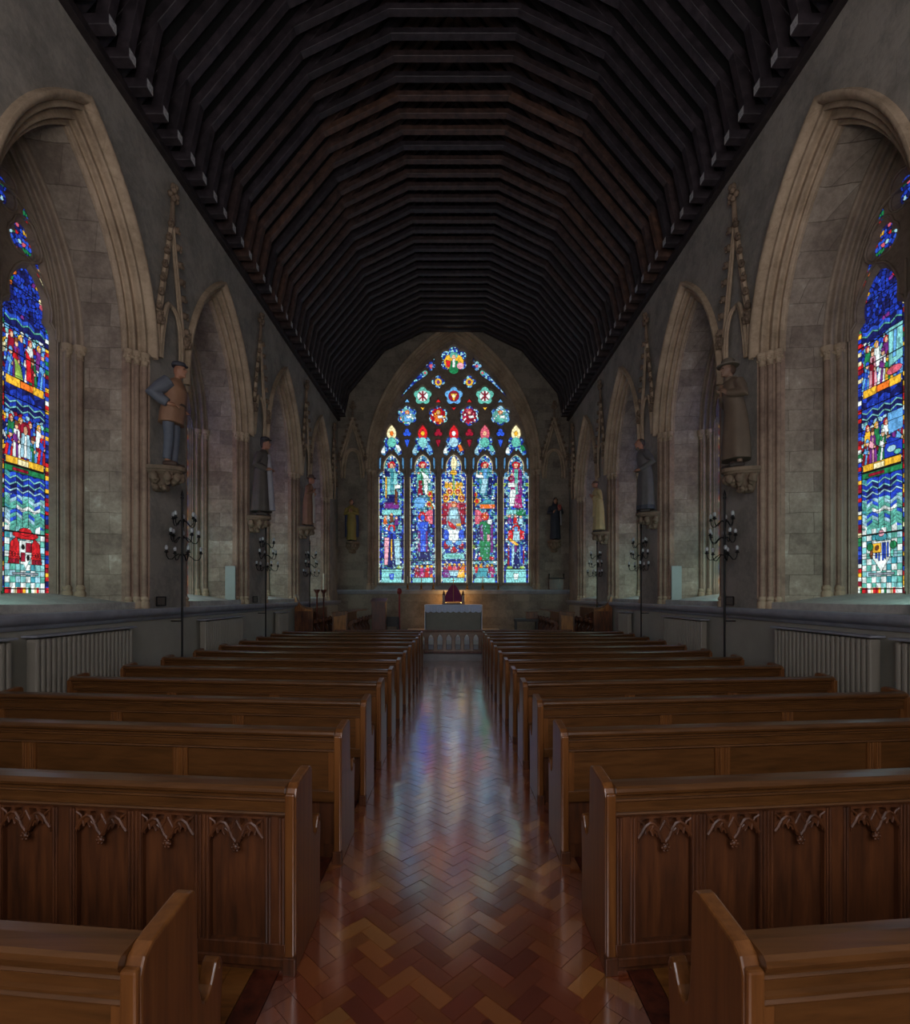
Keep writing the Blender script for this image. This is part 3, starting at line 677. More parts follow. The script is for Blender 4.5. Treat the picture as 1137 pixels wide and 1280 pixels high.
        for x, c in ((-11,'red'),(-5,'orange'),(3,'crim'),(9,'mag')): small(x, 716, c, 'gold', 3.4, 8)
        P([(-8,710),(4,710),(2,722),(-11,722)], 'teal'); Rr(8, 708, 11, 722, 'mag')
    else:
        bigfig(0, 577, 622, 'mag', 'seag'); P([(4,588),(7,586),(8,620),(3,624)], 'plum'); P([(-10,603),(1,604),(1,608),(-10,608)], 'white'); P([(-7,612),(0,612),(-3,632),(-8,632)], 'white'); P([(0,618),(6,618),(8,634),(-3,634)], 'mag'); E(-7, 598, 3, 3, 'crim'); Rr(-12, 637, 12, 642, 'aqua'); E(6, 640, 6, 4, 'green')
        small(-8, 654, 'plum'); small(-1, 654, 'red'); small(6, 655, 'pale'); E(0, 660, 4.8, 4.4, 'red'); E(0, 661, 2.4, 3, 'sky'); P([(-10,664),(-5,662),(-3,674),(-10,674)], 'red'); P([(10,664),(5,662),(4,674),(10,674)], 'red'); P([(-3,664),(4,664),(5,676),(-4,676)], 'pale'); P([(-8,672),(3,680),(2,683),(-8,676)], 'gold')
        for a, b, c in ((-10,-8,'crim'),(-8,-5,'blue'),(-5,-2,'pale'),(-2,1,'plum'),(1,4,'navy'),(4,6,'sky'),(6,9,'blue'),(9,10,'crim')): Rr(a, 682, b, 708, c)
        P([(-1,690),(4,690),(5,710),(-4,710)], 'navy'); E(-8, 709, 3, 1.5, 'lime'); E(8, 709, 3, 1.5, 'lime')
    Rr(-14, 722.5, 14, 728.5, 'aqua')
    if k in (0, 4): Rr(-14, 712, 14, 728.5, 'aqua'); P([(-3,717),(3,717),(2,724),(-2,724)], 'cob' if k == 0 else 'white')
    out, fig = paint(U, V, out, S, .42 if lines else 0, 1.0, .008)
    b = np.abs(U) > 12.4; bj = np.floor(V/4.1)
    m = b & (V > 593)
    if k == 2: m = b & ((V > 660) & (V < 700))
    out[m] = pick(hash2(bj, np.floor(V*0)+k, 31), ['navy','blue','pale','navy','cob','aqua','lime'], [3,3,1.6,2,1,.9,.4])[m]
    return out, fig
for k, lc in enumerate(LC):
    u = np.arange(-16.6, 16.7, .38); v = np.arange(566.5, 729, .38); U, V = np.meshgrid(u, v)
    su, sv, rr, dd = voronoi(U+lc, V, 2.25, 40+k)
    mos, _ = east_light(k, su-lc, sv, rr); direct, fig = east_light(k, U, V, rr, True)
    fig &= np.abs(U) < 12.4
    v2 = voronoi(U*1.3+lc, V*.8, 1.5, 140+k)[2]
    rgb = np.where(fig[..., None], direct*(.55+.9*v2)[..., None], mos*(.5+.95*rr)[..., None])
    rgb = np.where((fig & (v2 > .9))[..., None], np.maximum(rgb, PAL['pale']*.7), rgb)
    rgb[(dd < .4) & ~fig] *= .1
    edge = (np.abs(U) > 15.45) & (V > 596); rgb[edge] = PAL['cream']*.6
    hd = (V < 592) & ((np.abs(U)/9.9)**2 + (np.maximum(0, 585-V)/17.5)**1.7 > .86); rgb[hd] = PAL['sky']*.6; hb = hd & (np.abs(U) < 10.6) & ((np.abs(U)/9.9)**2 + (np.maximum(0, 585-V)/17.5)**1.7 < 1.15); rgb[hb] = PAL['cream']*.5
    for bar in np.arange(574.5, 728, 7.75): rgb[np.abs(V-bar) < .33] *= .18
    for bar in ((711,) if k in (0, 4) else (700.5,)): rgb[np.abs(V-bar) < .6] = .003
    xyz = np.stack([(U+lc-566.5)/KP, np.full(U.shape, YE+.46), 1.8+(744-V)/KP], -1)
    grid_mesh('glass', xyz, rgb*1.22, M['glass'], ew)
u = np.arange(470, 664, .42); v = np.arange(430, 587.5, .42); U, V = np.meshgrid(u, v)
su, sv, rr, dd = voronoi(U, V, 2.1, 77)
S = []
out = pick(rr, ['blue','cob','sky','pale','navy','aqua'], [3,2,2,1.2,1.4,1])
for q, x0 in enumerate((508.5, 547.5, 586.5, 625.5)):
    inn = [['aqua','sky','white'], ['red','orange','white'], ['crim','rose','mag'], ['aqua','seag','white']][q]
    dm = np.hypot(su-x0, sv-519) < 9.6
    out[dm] = pick(rr, [['aqua','sky','white','seag','cob','orange'], ['red','red','orange','crim','white','gold'], ['crim','rose','mag','red','white','crim'], ['aqua','seag','white','sky','pale','orange']][q], [3,3,1.3,1.3,.9,.7])[dm]
    S += [('e', x0, 514.5, 2.6, 2.6, ['orange','gold','rose','orange'][q]), ('e', x0, 515, 1.5, 1.7, 'flesh'), ('p', [(x0-4,518),(x0+3,517.5),(x0+5,526),(x0-4,526)], ['sky','orange','crim','seag'][q]), ('p', [(x0-1,519),(x0+5,518.5),(x0+6,521),(x0,522)], 'white')]
    S += [('r', x0-6, 535, x0+6, 560, ['cob','crim','crim','cob'][q]), ('r', x0-4, 497, x0+4, 503, ['sky','red','red','sky'][q])]
for q, x0 in enumerate((528, 567, 606)):
    S += [('r', x0-12, 482, x0+12, 506, ['seag','sky','seag'][q]), ('e', x0, 494, 6.6, 6.6, ['white','crim','white'][q])]
    if q == 1: S += [('p', [(x0-4,491),(x0+4,491),(x0,500)], 'gold'), ('e', x0, 494, 2, 2, 'cream')]
    else: S += [('r', x0-.9, 488, x0+.9, 500, 'crim'), ('p', [(x0-5,490),(x0-4,489),(x0+5,498),(x0+4,499)], 'crim'), ('p', [(x0+5,490),(x0+4,489),(x0-5,498),(x0-4,499)], 'crim')]
    S += [('r', x0-4, 506, x0+4, 513, ['gold','red','gold'][q])]
for x0 in (547.5, 586.5): S += [('e', x0, 476.5, 4.4, 4.4, 'gold'), ('e', x0, 476.5, 1.8, 2.2, 'plum')]
S += [('e', 567, 451, 12, 10, 'gold'), ('e', 567, 443, 5, 4, 'seag'), ('e', 567, 445, 2.4, 2.8, 'flesh'), ('p', [(562,450),(572,450),(573,462),(561,462)], 'green'), ('p', [(557,449),(563,450),(562,458),(558,457)], 'red'), ('e', 575, 456, 4, 4, 'pink'), ('e', 567, 464, 6, 4, 'green'), ('r', 565.5, 448, 568.5, 458, 'white')]
for q, lc in enumerate(LC):
    S += [('e', lc, 540, 6, 9, ['cream','red','red','rose','cream'][q]), ('e', lc, 541, 2.2, 3, ['orange','gold','white','flesh','gold'][q]), ('e', lc, 552, 5.5, 6, ['seag','aqua','pale','seag','seag'][q]), ('p', [(lc-13,560),(lc-9,558),(lc-8,566),(lc-13,566)], 'white' if q % 2 == 0 else 'pale'), ('p', [(lc+5,556),(lc+9,556),(lc+12,562),(lc+8,564)], ['white','sky','orange','seag','green'][q])]
for q in (-1, 1): S += [('e', 567+q*36, 465, 3, 3, 'seag'), ('e', 567+q*36, 465, 1.5, 1.5, 'rose'), ('e', 567+q*28.8, 456.6, 1.8, 1.8, 'rose')]
mos, _ = paint(su, sv, out, S); direct, fig = paint(U, V, out, S, .3, 1, .02); v2 = voronoi(U, V, 1.4, 150)[2]
rgb = np.where(fig[..., None], direct*(.55+.9*v2)[..., None], mos*(.55+.9*rr)[..., None]); rgb[(dd < .36) & ~fig] *= .2
grid_mesh('glass', np.stack([(U-566.5)/KP, np.full(U.shape, YE+.47), 1.8+(744-V)/KP], -1), rgb*1.2, M['glass'], ew)

# west wall with its great window, behind the camera
ww = MB()
outl = [(-W-.6, -.02), (-W-.6, 9.2), (0, apex_z), (W+.6, 9.2), (W+.6, -.02)]
wh = [light_head(-2.4+1.2*i, .5, 2.6, 5.4, [6.3,7.0,7.6,7.0,6.3][i], .66) for i in range(5)]
struct(ww.plate(outl, wh, lambda a, z, d: (a, YW-d, z), 0, .4).build('wall_front', M['wall']))
win_no += 1; wwin = empty_struct('window_%d' % win_no)
for i in range(5):
    MB().box(-2.4+1.2*i-.52, YW-.2, 2.5, -2.4+1.2*i+.52, YW-.17, 7.7).build('pane', M['west'], wwin)

# ------------------------------------------------------------------ roof
A_, B_, C_, D_ = (4.27,9.0), (4.1,9.77), (2.7,11.44), (1.15,12.2)
def beam(mb, p, q, dep, y0, y1, sx=1):
    p, q = Vector(p), Vector(q); t = (q-p).normalized(); n = Vector((-t.y, t.x))
    if n.dot(p+q-Vector((0,16))) < 0: n = -n
    if n.y < 0 and abs(t.x) > .3: n = -n
    P = [p, q, q+n*dep, p+n*dep]
    vs = [(sx*a.x, y, a.y) for y in (y0, y1) for a in P]
    return mb.add(vs, [(0,1,2,3),(7,6,5,4),(0,4,5,1),(1,5,6,2),(2,6,7,3),(3,7,4,0)])
sl = (Vector(C_)-Vector(B_)).normalized()
low = Vector(B_) - sl*1.3; top = Vector(B_) + sl*((4.1)/abs(sl.x))
truss = bpy.data.objects.new('roof_truss', None); COL.objects.link(truss); struct(truss); truss['group'] = 'trussed rafter frames of the roof'
hwid = .068
beam(MB(), (-D_[0]-.06, D_[1]), (D_[0]+.06, D_[1]), .11, -hwid, hwid).build('collar', M['roof'], truss, bevel=.006, seg=1)
for sx in (-1, 1):
    beam(MB(), C_, D_, .11, -hwid*.98, hwid*.98, sx).build('brace', M['roof'], truss, bevel=.003, seg=1)
    beam(MB(), low, top, .14, -hwid, hwid, sx).build('rafter', M['roof'], truss, bevel=.006, seg=1)
    mb = MB(); vs = [(sx*x, y, z) for y in (-hwid*.98, hwid*.98) for x, z in ((4.27,8.98),(4.1,9.77),(4.27,9.85),(4.43,8.98))]
    mb.add(vs, [(0,1,2,3),(7,6,5,4),(0,4,5,1),(1,5,6,2),(2,6,7,3),(3,7,4,0)]).build('ashlar_post', M['roof'], truss, bevel=.006, seg=1)
    a, b = sorted((sx*4.25, sx*4.98)); MB().box(a, -.075, 8.85, b, .075, 8.99).build('sole_piece', M['roof'], truss, bevel=.008, seg=1)
    a, b = sorted((sx*4.247, sx*4.27)); MB().box(a, -.066, 8.86, b, .066, 8.98).build('sole_end', M['endgrain'], truss)
y = 9.06-.39*28; first = True; n = 0
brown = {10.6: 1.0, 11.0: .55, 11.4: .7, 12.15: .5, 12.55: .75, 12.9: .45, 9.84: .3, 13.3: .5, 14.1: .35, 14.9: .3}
while y < YE-.1:
    t = truss if first else copy_tree(truss); first = False
    t.location = (0, y, 0)
    for ch in t.children:
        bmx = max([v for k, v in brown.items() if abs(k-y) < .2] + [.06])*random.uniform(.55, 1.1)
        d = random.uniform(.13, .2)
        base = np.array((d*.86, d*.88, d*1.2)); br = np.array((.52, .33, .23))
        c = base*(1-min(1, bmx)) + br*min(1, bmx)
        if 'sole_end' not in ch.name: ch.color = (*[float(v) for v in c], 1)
    y += .39; n += 1
off = Vector((abs(sl.y), abs(sl.x)))*.2
for sx in (-1, 1):
    p, q = low+off, top+off; q = p+(q-p)*(p.x/(p.x-q.x))
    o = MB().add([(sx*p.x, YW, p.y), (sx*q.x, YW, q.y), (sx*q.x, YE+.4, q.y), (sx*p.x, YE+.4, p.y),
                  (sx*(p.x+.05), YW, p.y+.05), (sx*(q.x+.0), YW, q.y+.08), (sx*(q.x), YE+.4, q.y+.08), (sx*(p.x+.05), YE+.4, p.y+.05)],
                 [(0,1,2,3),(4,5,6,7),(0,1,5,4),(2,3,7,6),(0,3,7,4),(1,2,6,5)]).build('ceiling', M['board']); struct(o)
    a, b = sorted((sx*4.98, sx*5.04)); struct(MB().box(a, YW, 8.6, b, YE+.3, 9.25).build('ceiling_infill', M['board']))  # infill board added to keep sky light from leaking in at the eaves
    a, b = sorted((sx*4.50, sx*4.95)); o = MB().box(a, YW, 8.73, b, YE, 8.85).build(next_trim(), M['roof'], bevel=.01); o.color = (.12,.11,.12,1); struct(o, 'dark timber wall plate under the rafters')

# ------------------------------------------------------------------ gabled niche canopies between the windows (carved on the wall)
def gable(fn, c, hw, z0, z1, zf, name, arch_lo, th=1.0):
    """two crocketed slopes with a finial and a cusped arch under them, standing out from the wall"""
    root = empty_struct(name)
    g = MB()
    for q in (-1, 1):
        for (o, r) in ((0, .035*th), (-.075*th, .025*th)):
            g.tube([fn(c+q*(hw+o*.9), z0, -.03), fn(c+q*.0, z1+o*2.2, -.05)], r, 8)
    g.build('gable_moulding', M['mould'], root, smooth=True, angle=50)
    k = MB(); L = 7
    for q in (-1, 1):
        for i in range(L):
            t = (i+.5)/L; a, z = c+q*(hw*(1-t)+.045), z0+(z1-z0)*t+.03
            x = fn(a, z, -.075); k.ball(x, .05, .05, .055, 8, 6)
            for w in range(3):
                an = w*2.1+i; x = fn(a+q*.035+.03*math.cos(an), z+.04*math.sin(an), -.10); k.ball(x, .024, .024, .03, 6, 5)
    k.build('crockets', M['corbel'], root, smooth=True)
    f = MB(); f.tube([fn(c, z1-.05, -.05), fn(c, zf-.1, -.07)], [.045, .03], 8)
    for i in range(9):
        an = i*2*PI/6; rr = .085 if i < 6 else .055; z = zf-.22 if i < 6 else zf-.08
        f.ball(fn(c+rr*math.cos(an), z+.05*math.sin(an*2), -.075-.03*math.sin(an)), .045, .045, .05, 8, 6)
    f.ball(fn(c, zf-.05, -.075), .05, .05, .07, 8, 6)
    f.build('finial', M['corbel'], root, smooth=True)
    a = MB(); h = (z1-z0)
    for (o, r) in ((0, .032*th), (.06*th, .022*th)):
        for q in (-1, 1):
            pts = []
            for i in range(9):
                t = i/8; pts.append(fn(c+q*(hw-.07-o)*(math.cos(t*PI/2)**.8), arch_lo+(z0-arch_lo+.22*h)*(math.sin(t*PI/2))-o*.5, -.03-.03*math.sin(t*PI)))
            a.tube(pts, r, 8)
    a.build('niche_arch', M['mould'], root, smooth=True, angle=50)
    b = MB()
    for q in (-1, 1): b.tube([fn(c+q*(hw-.07), arch_lo-.05, -.03), fn(c+q*hw, z0, -.03)], .035, 8)
    b.build('niche_shaft', M['mould'], root, smooth=True, angle=50)
    h = MB()
    for q in (-1, 1):
        h.ball(fn(c+q*(hw+.02), z0-.02, -.06), .075, .075, .1, 8, 6)
        for i in range(5): h.ball(fn(c+q*(hw+.02)+.05*math.cos(i*1.3), z0-.02+.07*math.sin(i*1.3), -.11), .032, .032, .035, 6, 5)
    h.build('head_stop', M['corbel'], root, smooth=True)
PIERS = [(BAYS[i]+BAYS[i+1])/2 for i in range(3)]; STY = [7.82, 11.5, 15.2]
for s in (-1, 1):
    fn = lambda a, z, d, s=s: (s*(W+d), a, z)
    for c in PIERS: gable(fn, c, .38, 6.1, 7.85, 8.45, next_trim(), 5.55)
    gable(fn, 19.3, .30, 6.1, 7.75, 8.35, next_trim(), 5.55)
for s in (-1, 1): gable(lambda a, z, d: (a, YE+d, z), s*4.0, .5, 7.25, 8.85, 9.5, next_trim(), 6.5, 1.7)

# ------------------------------------------------------------------ pews
PEW_L = 3.54; TAN = math.tan(math.radians(6)); AX = .72
def sheared(mb, s): return mb.map(lambda x, y, z: (s*x, y+x*TAN, z))
END = [(0,0),(.0,.835),(.018,.872),(.05,.89),(.235,.906),(.262,.902),(.282,.878),(.29,.66),(.298,.57),(.312,.525),(.332,.505),(.356,.505),(.378,.522),(.395,.55),(.41,.572),(.428,.58),(.446,.57),(.456,.545),(.455,.48),(.444,.38),(.44,.0)]
def sub(L, n=2): return L
def pew(s, kind, name='pew'):
    root = bpy.data.objects.new(name, None); COL.objects.link(root)
    for x0 in (0, PEW_L-.055):
        mb = MB().plate(END, [], lambda a, b, t, x0=x0: (x0+t, a, b), 0, .055); o = sheared(mb, s).build('bench_end', M['oak_v'], root, bevel=.009, seg=2)
        mb = MB().box(x0+.004, -.016, .0, x0+.051, .01, .855); o2 = sheared(mb, s).build('edge_moulding', M['oak_v'], o, bevel=.008)
        mb = MB().box(x0-.004, -.026, 0, x0+.059, .012, .085); sheared(mb, s).build('foot_block', M['oak_d'], o, bevel=.005)
        mb = MB().ball((x0+.0275, .43, .545), .034, .012, .026, 10, 6); sheared(mb, s).build('boss', M['oak_h'], o, smooth=True)
    a, b = .05, PEW_L-.05
    wood = M['oak_h'] if kind == 'plain' else M['oak_h']
    tr = [(-.045,.852),(-.05,.866),(-.046,.88),(-.034,.888),(.02,.891),(.06,.889),(.072,.88),(.07,.862),(.06,.85),(.05,.84),(.05,.735),(-.004,.735),(-.012,.742),(-.006,.75),(-.014,.757),(-.014,.766),(-.004,.772),(-.004,.80),(-.012,.808),(-.006,.815),(-.02,.825),(-.02,.838),(-.035,.846)]
    mb = MB().loft([[(x, y+.028, z) for y, z in tr] for x in (a, b)]); sheared(mb, s).build('top_rail', wood, root)
    if kind == 'plain':
        mb = MB().box(a, .034, .44, b, .052, .76); sheared(mb, s).build('back_panel', M['oak_h'], root)
        mb = MB().box(a, .012, .40, b, .055, .475); sheared(mb, s).build('bottom_rail', M['oak_h'], root, bevel=.004)
        for x in (.055+.02, 1.16, 2.32, PEW_L-.075):
            mb = MB(); w = .055 if .1 < x < 3.4 else .02
            mb.box(x-w, .016, .475, x+w, .046, .737)
            if w > .03:
                for k in (-.038, -.019, .019, .038): mb.tube([(x+k, .014, .475), (x+k, .014, .737)], .0075, 6)
            sheared(mb, s).build('stile', M['oak_v'], root)
        mb = MB().box(a, .05, .10, b, .075, .40); sheared(mb, s).build('lower_board', M['oak_d'], root)
    else:
        mb = MB().box(a, .032, .12, b, .048, .76); sheared(mb, s).build('back_panel', M['oak_d'], root)
        mb = MB().box(a, -.004, .03, b, .04, .135); mb.box(a, -.016, .03, b, .0, .075); sheared(mb, s).build('bottom_rail', M['oak_d'], root, bevel=.006)
        starts = [.16, .51, .86, 1.27, 1.62, 1.97, 2.38, 2.73, 3.08]
        edges = [a] + [q for x in starts for q in (x, x+.272)] + [b]
        for i in range(0, len(edges), 2):
            x0, x1 = edges[i], edges[i+1]; mb = MB().box(x0, .002, .135, x1, .03, .737)
            nr = 4 if x1-x0 < .1 else 2
            rods = [x0+(x1-x0)*(k+.5)/4 for k in range(4)] if nr == 4 else [x0+.014, x0+.03, x1-.03, x1-.014]
            for r in rods: mb.tube([(r, .0, .135), (r, .0, .737)], .007, 6)
            sheared(mb, s).build('stile', M['oak_d'], root)
        for x in starts: tracery_head(x, .272, s, root)
    mb = MB().box(a, .04, .415, b, .42, .445); sheared(mb, s).build('seat', M['oak_h'], root, bevel=.01)
    for x in (.9, 1.79, 2.68): sheared(MB().box(x-.015, .08, 0, x+.015, .38, .42), s).build('bearer', M['oak_d'], root)
    mb = MB().box(a, .07, 0, b, .085, .11) if kind == 'plain' else MB().box(a, .005, 0, b, .035, .04)
    sheared(mb, s).build('plinth', M['oak_d'], root)
    return root
def tracery_head(x0, w, s, root):
    c = x0+w/2; mb = MB(); T = .737
    bot = [(-.5,-.125),(-.47,-.1),(-.44,-.108),(-.42,-.085),(-.37,-.075),(-.33,-.085),(-.3,-.068),(-.25,-.072),(-.22,-.09),(-.18,-.08),(-.15,-.1),(-.11,-.098),(-.07,-.125),(-.03,-.13),(0,-.145)]
    L = [(c+a*w, T+z) for a, z in bot] + [(c-a*w, T+z) for a, z in reversed(bot[:-1])]
    out = L + [(x0+w, T), (x0, T)]
    holes = []
    for q in (-1, 1):
        holes.append([(c+q*w*a, T+z) for a, z in ((.08,-.012),(.2,-.014),(.22,-.03),(.16,-.045),(.1,-.04))])
        holes.append([(c+q*w*a, T+z) for a, z in ((.30,-.014),(.44,-.014),(.44,-.05),(.38,-.04),(.32,-.03))])
    mb.plate(out, holes, lambda a, b, t: (a, t, b), -.004, .036, .004, .012)
    for q in (-1, 1):
        pts = [(c+q*w*a, .004, T+z) for a, z in ((0,-.125),(.08,-.1),(.14,-.06),(.2,-.035),(.28,-.03),(.36,-.045),(.42,-.075),(.49,-.1))]; mb.tube([(p[0], p[1]-.008, p[2]) for p in pts], .009, 6)
        pts = [(c+q*w*a, .004, T+z) for a, z in ((0,-.02),(.06,-.05),(.12,-.075),(.2,-.06))]; mb.tube([(p[0], p[1]-.008, p[2]) for p in pts], .007, 6)
        pts = [(c+q*w*a, -.004, T+z) for a, z in ((.2,-.04),(.26,-.065),(.22,-.09))]; mb.tube(pts, .006, 6)
        pts = [(c+q*w*a, -.004, T+z) for a, z in ((.49,-.015),(.4,-.03),(.36,-.06),(.34,-.085))]; mb.tube(pts, .006, 6)
    t = sheared(mb, s).build('tracery_head', M['oak_d'], root, smooth=True, angle=40)
    k = MB().ball((c, -.004, T-.148), .019, .018, .019, 8, 6)
    for i in range(6): k.ball((c+.017*math.cos(i*PI/3), -.012, T-.148+.017*math.sin(i*PI/3)), .008, .007, .007, 6, 4)
    sheared(k, s).build('boss', M['oak_d'], t, smooth=True)
TIPS = [1.57, 2.70, 3.69, 4.64, 5.55, 6.45, 7.35, 8.27, 9.17, 10.05, 10.93, 11.8, 12.6]
for s, side in ((-1, 'left'), (1, 'right')):
    proto = pew(s, 'plain'); trac = pew(s, 'tracery')
    used = False
    for i, ty in enumerate(TIPS):
        if i == 1: o = trac
        elif not used: o = proto; used = True
        else: o = copy_tree(proto)
        o.location = ((-.75-(.04 if i == 0 else 0)) if s < 0 else (.722+(.012 if i == 0 else 0)), ty-.285, 0)
        if i == 1: lab = 'oak pew with carved tracery heads on its panelled back, %s of the aisle' % side
        elif i == 0: lab = 'oak pew cut off by the bottom of the picture, %s of the aisle' % side
        elif i == 12: lab = 'front oak pew before the altar rail, %s of the aisle' % side
        elif i < 6: lab = '%s plain-backed oak pew beyond the tracery-backed pew, %s of the aisle' % (ORD[i-2], side)
        else: lab = 'oak pew %s of the aisle, %s row back from the altar rail' % (side, ORD[12-i])
        tag(o, lab, 'pew', 'oak pews %s of the aisle' % side)

# ------------------------------------------------------------------ radiators
def radiator(s, y0, y1, z0, z1, label):
    t = thing('radiator', label, 'radiator', (s*(W-.02), (y0+y1)/2, z0), 0, 'column radiators under the windows')
    L = (y1-y0)/2; H = z1-z0
    mb = MB(); n = int((y1-y0)/.072)
    for i in range(n):
        y = -L+(i+.5)*2*L/n; mb.box(-s*.02-.0 if s < 0 else -.14, y-.028, .05, .14 if s < 0 else -.02, y+.028, H-.04)
    mb.build('columns', M['rad'], t, bevel=.018, seg=2)
    a, b = sorted((-s*.035, -s*.125)); MB().box(a, -L, H-.12, b, L, H-.07).box(a, -L, .08, b, L, .14).build('header', M['rad'], t)
    a, b = sorted((-s*.0, -s*.17)); MB().box(a, -L-.03, H-.025, b, L+.03, H).build('shelf', M['ledge'], t, bevel=.006)
    for q in (-1, 1):
        a, b = sorted((-s*.06, -s*.1)); MB().box(a, q*(L-.05)-.02, 0, b, q*(L-.05)+.02, .06).build('foot', M['rad'], t)
    MB().tube([(-s*.08, L+.01, .02), (-s*.08, L+.06, .02), (-s*.08, L+.06, .2), (-s*.08, L-.01, .2)], .014, 8).build('valve', M['iron'], t, smooth=True)
    return t
for s, side, st in ((-1, 'left', 'capped statue'), (1, 'right', 'hatted statue')):
    radiator(s, 2.9, 5.12, 0, 1.37, 'grey column radiator cut off by the picture edge on the %s wall' % side)
    radiator(s, 5.4, 7.05, 0, 1.37, 'grey column radiator under the first big window on the %s' % side)
    radiator(s, 9.1, 10.75, 0, 1.37, 'grey column radiator under the second window past the %s' % st)
    radiator(s, 12.95, 13.7, 0, 1.37, 'short grey radiator under the third window on the %s' % side)

# ------------------------------------------------------------------ candelabra
def candelabrum(s, y, label, z0=0.0):
    x0 = s*4.42
    t = thing('candelabrum', label, 'candelabrum', (x0, y, z0), 0, 'iron standing candelabra along the walls')
    MB().tube([(0,0,.02), (0,0,3.38-z0)], .016, 8).build('pole', M['iron'], t, smooth=True, angle=50)
    MB().lathe([(.09,0),(.09,.02),(.07,.035),(.03,.05),(.022,.12),(.016,.16)], (0,0,0), 16).build('base', M['iron'], t, smooth=True, angle=40)
    MB().lathe([(.016,0),(.03,.015),(.014,.04),(.024,.06),(.002,.15)], (0,0,3.37-z0), 10).build('finial', M['iron'], t, smooth=True)
    MB().tube([(0,0,1.38), (s*.18,0,1.38)], .009, 6).build('wall_bracket', M['iron'], t)
    for k, (zt, r) in enumerate(((2.42, .275), (2.70, .25), (2.97, .22))):
        zt -= z0
        for i in range(5):
            an = 2*PI*i/5+.5+k*.25; cx, cy = math.cos(an), math.sin(an)
            if s*(x0+cx*r) > W-.06: cx *= .5
            pts = [(cx*.016, cy*.016, zt+.03), (cx*r*.25, cy*r*.25, zt+.045), (cx*r*.45, cy*r*.45, zt+.01), (cx*r*.65, cy*r*.65, zt-.045), (cx*r*.85, cy*r*.85, zt-.045), (cx*r*.98, cy*r*.98, zt), (cx*r, cy*r, zt+.06)]
            a = MB().tube(pts, .0075, 6).build('arm', M['iron'], t, smooth=True)
            MB().lathe([(.006,.05),(.03,.06),(.034,.07),(.02,.075),(.017,.10)], (cx*r, cy*r, zt), 10).build('cup', M['iron'], a, smooth=True, angle=40)
            MB().lathe([(.013,.10),(.024,.115),(.026,.135),(.022,.16),(.01,.175)], (cx*r, cy*r, zt), 10).build('bulb', M['bulb'], a, smooth=True)
for s, names in ((-1, ('tall iron candelabrum in front of the wall below the capped statue', 'tall iron candelabrum below the dark robed statue on the left', 'tall iron candelabrum beside the left choir stalls')),
                 (1, ('tall iron candelabrum in front of the wall below the hatted statue', 'tall iron candelabrum below the dark robed statue on the right', 'tall iron candelabrum beside the right choir stalls'))):
    for y, lab, z0 in zip((8.27, 11.95, 15.62), names, (0, 0, .18)): candelabrum(s, y, lab, z0)

# ------------------------------------------------------------------ statues
def remesh(o, v=.012, it=3):
    m = o.modifiers.new('skin', 'REMESH'); m.mode = 'VOXEL'; m.voxel_size = v; m.use_smooth_shade = True
    k = o.modifiers.new('soft', 'SMOOTH'); k.factor = .5; k.iterations = it
    return o
def rings(mb, rs, n=28, folds=0, dep=0.0, ph=0):
    out = []
    for (z, x, rx, ry, k) in rs:
        r = []
        for i in range(n):
            t = 2*PI*i/n; f = 1+k*dep*math.cos(folds*t+ph)
            r.append((x+rx*f*math.cos(t), ry*f*math.sin(t), z))
        out.append(r)
    return mb.loft(out)
def hand(mb, w, d, up, q):
    """palm, four fingers and a thumb at wrist w pointing along d"""
    w = Vector(w); d = Vector(d).normalized(); up = Vector(up); sdir = d.cross(up).normalized(); up = sdir.cross(d)
    mb.tube([w-d*.03, w+d*.02, w+d*.05, w+d*.09], [.026, .034, .036, .030], 8)
    for i in range(4):
        b = w+d*.085+sdir*(-.027+.018*i); L = (.055, .068, .072, .06)[i]
        mb.tube([b, b+d*L*.5-up*.006, b+d*L*.8-up*.02, b+d*L-up*.036], [.0105, .010, .0095, .008], 6)
    b = w+d*.03-sdir*.032*q
    mb.tube([b, b-sdir*.022*q+d*.025, b-sdir*.026*q+d*.055], [.013, .012, .009], 6)
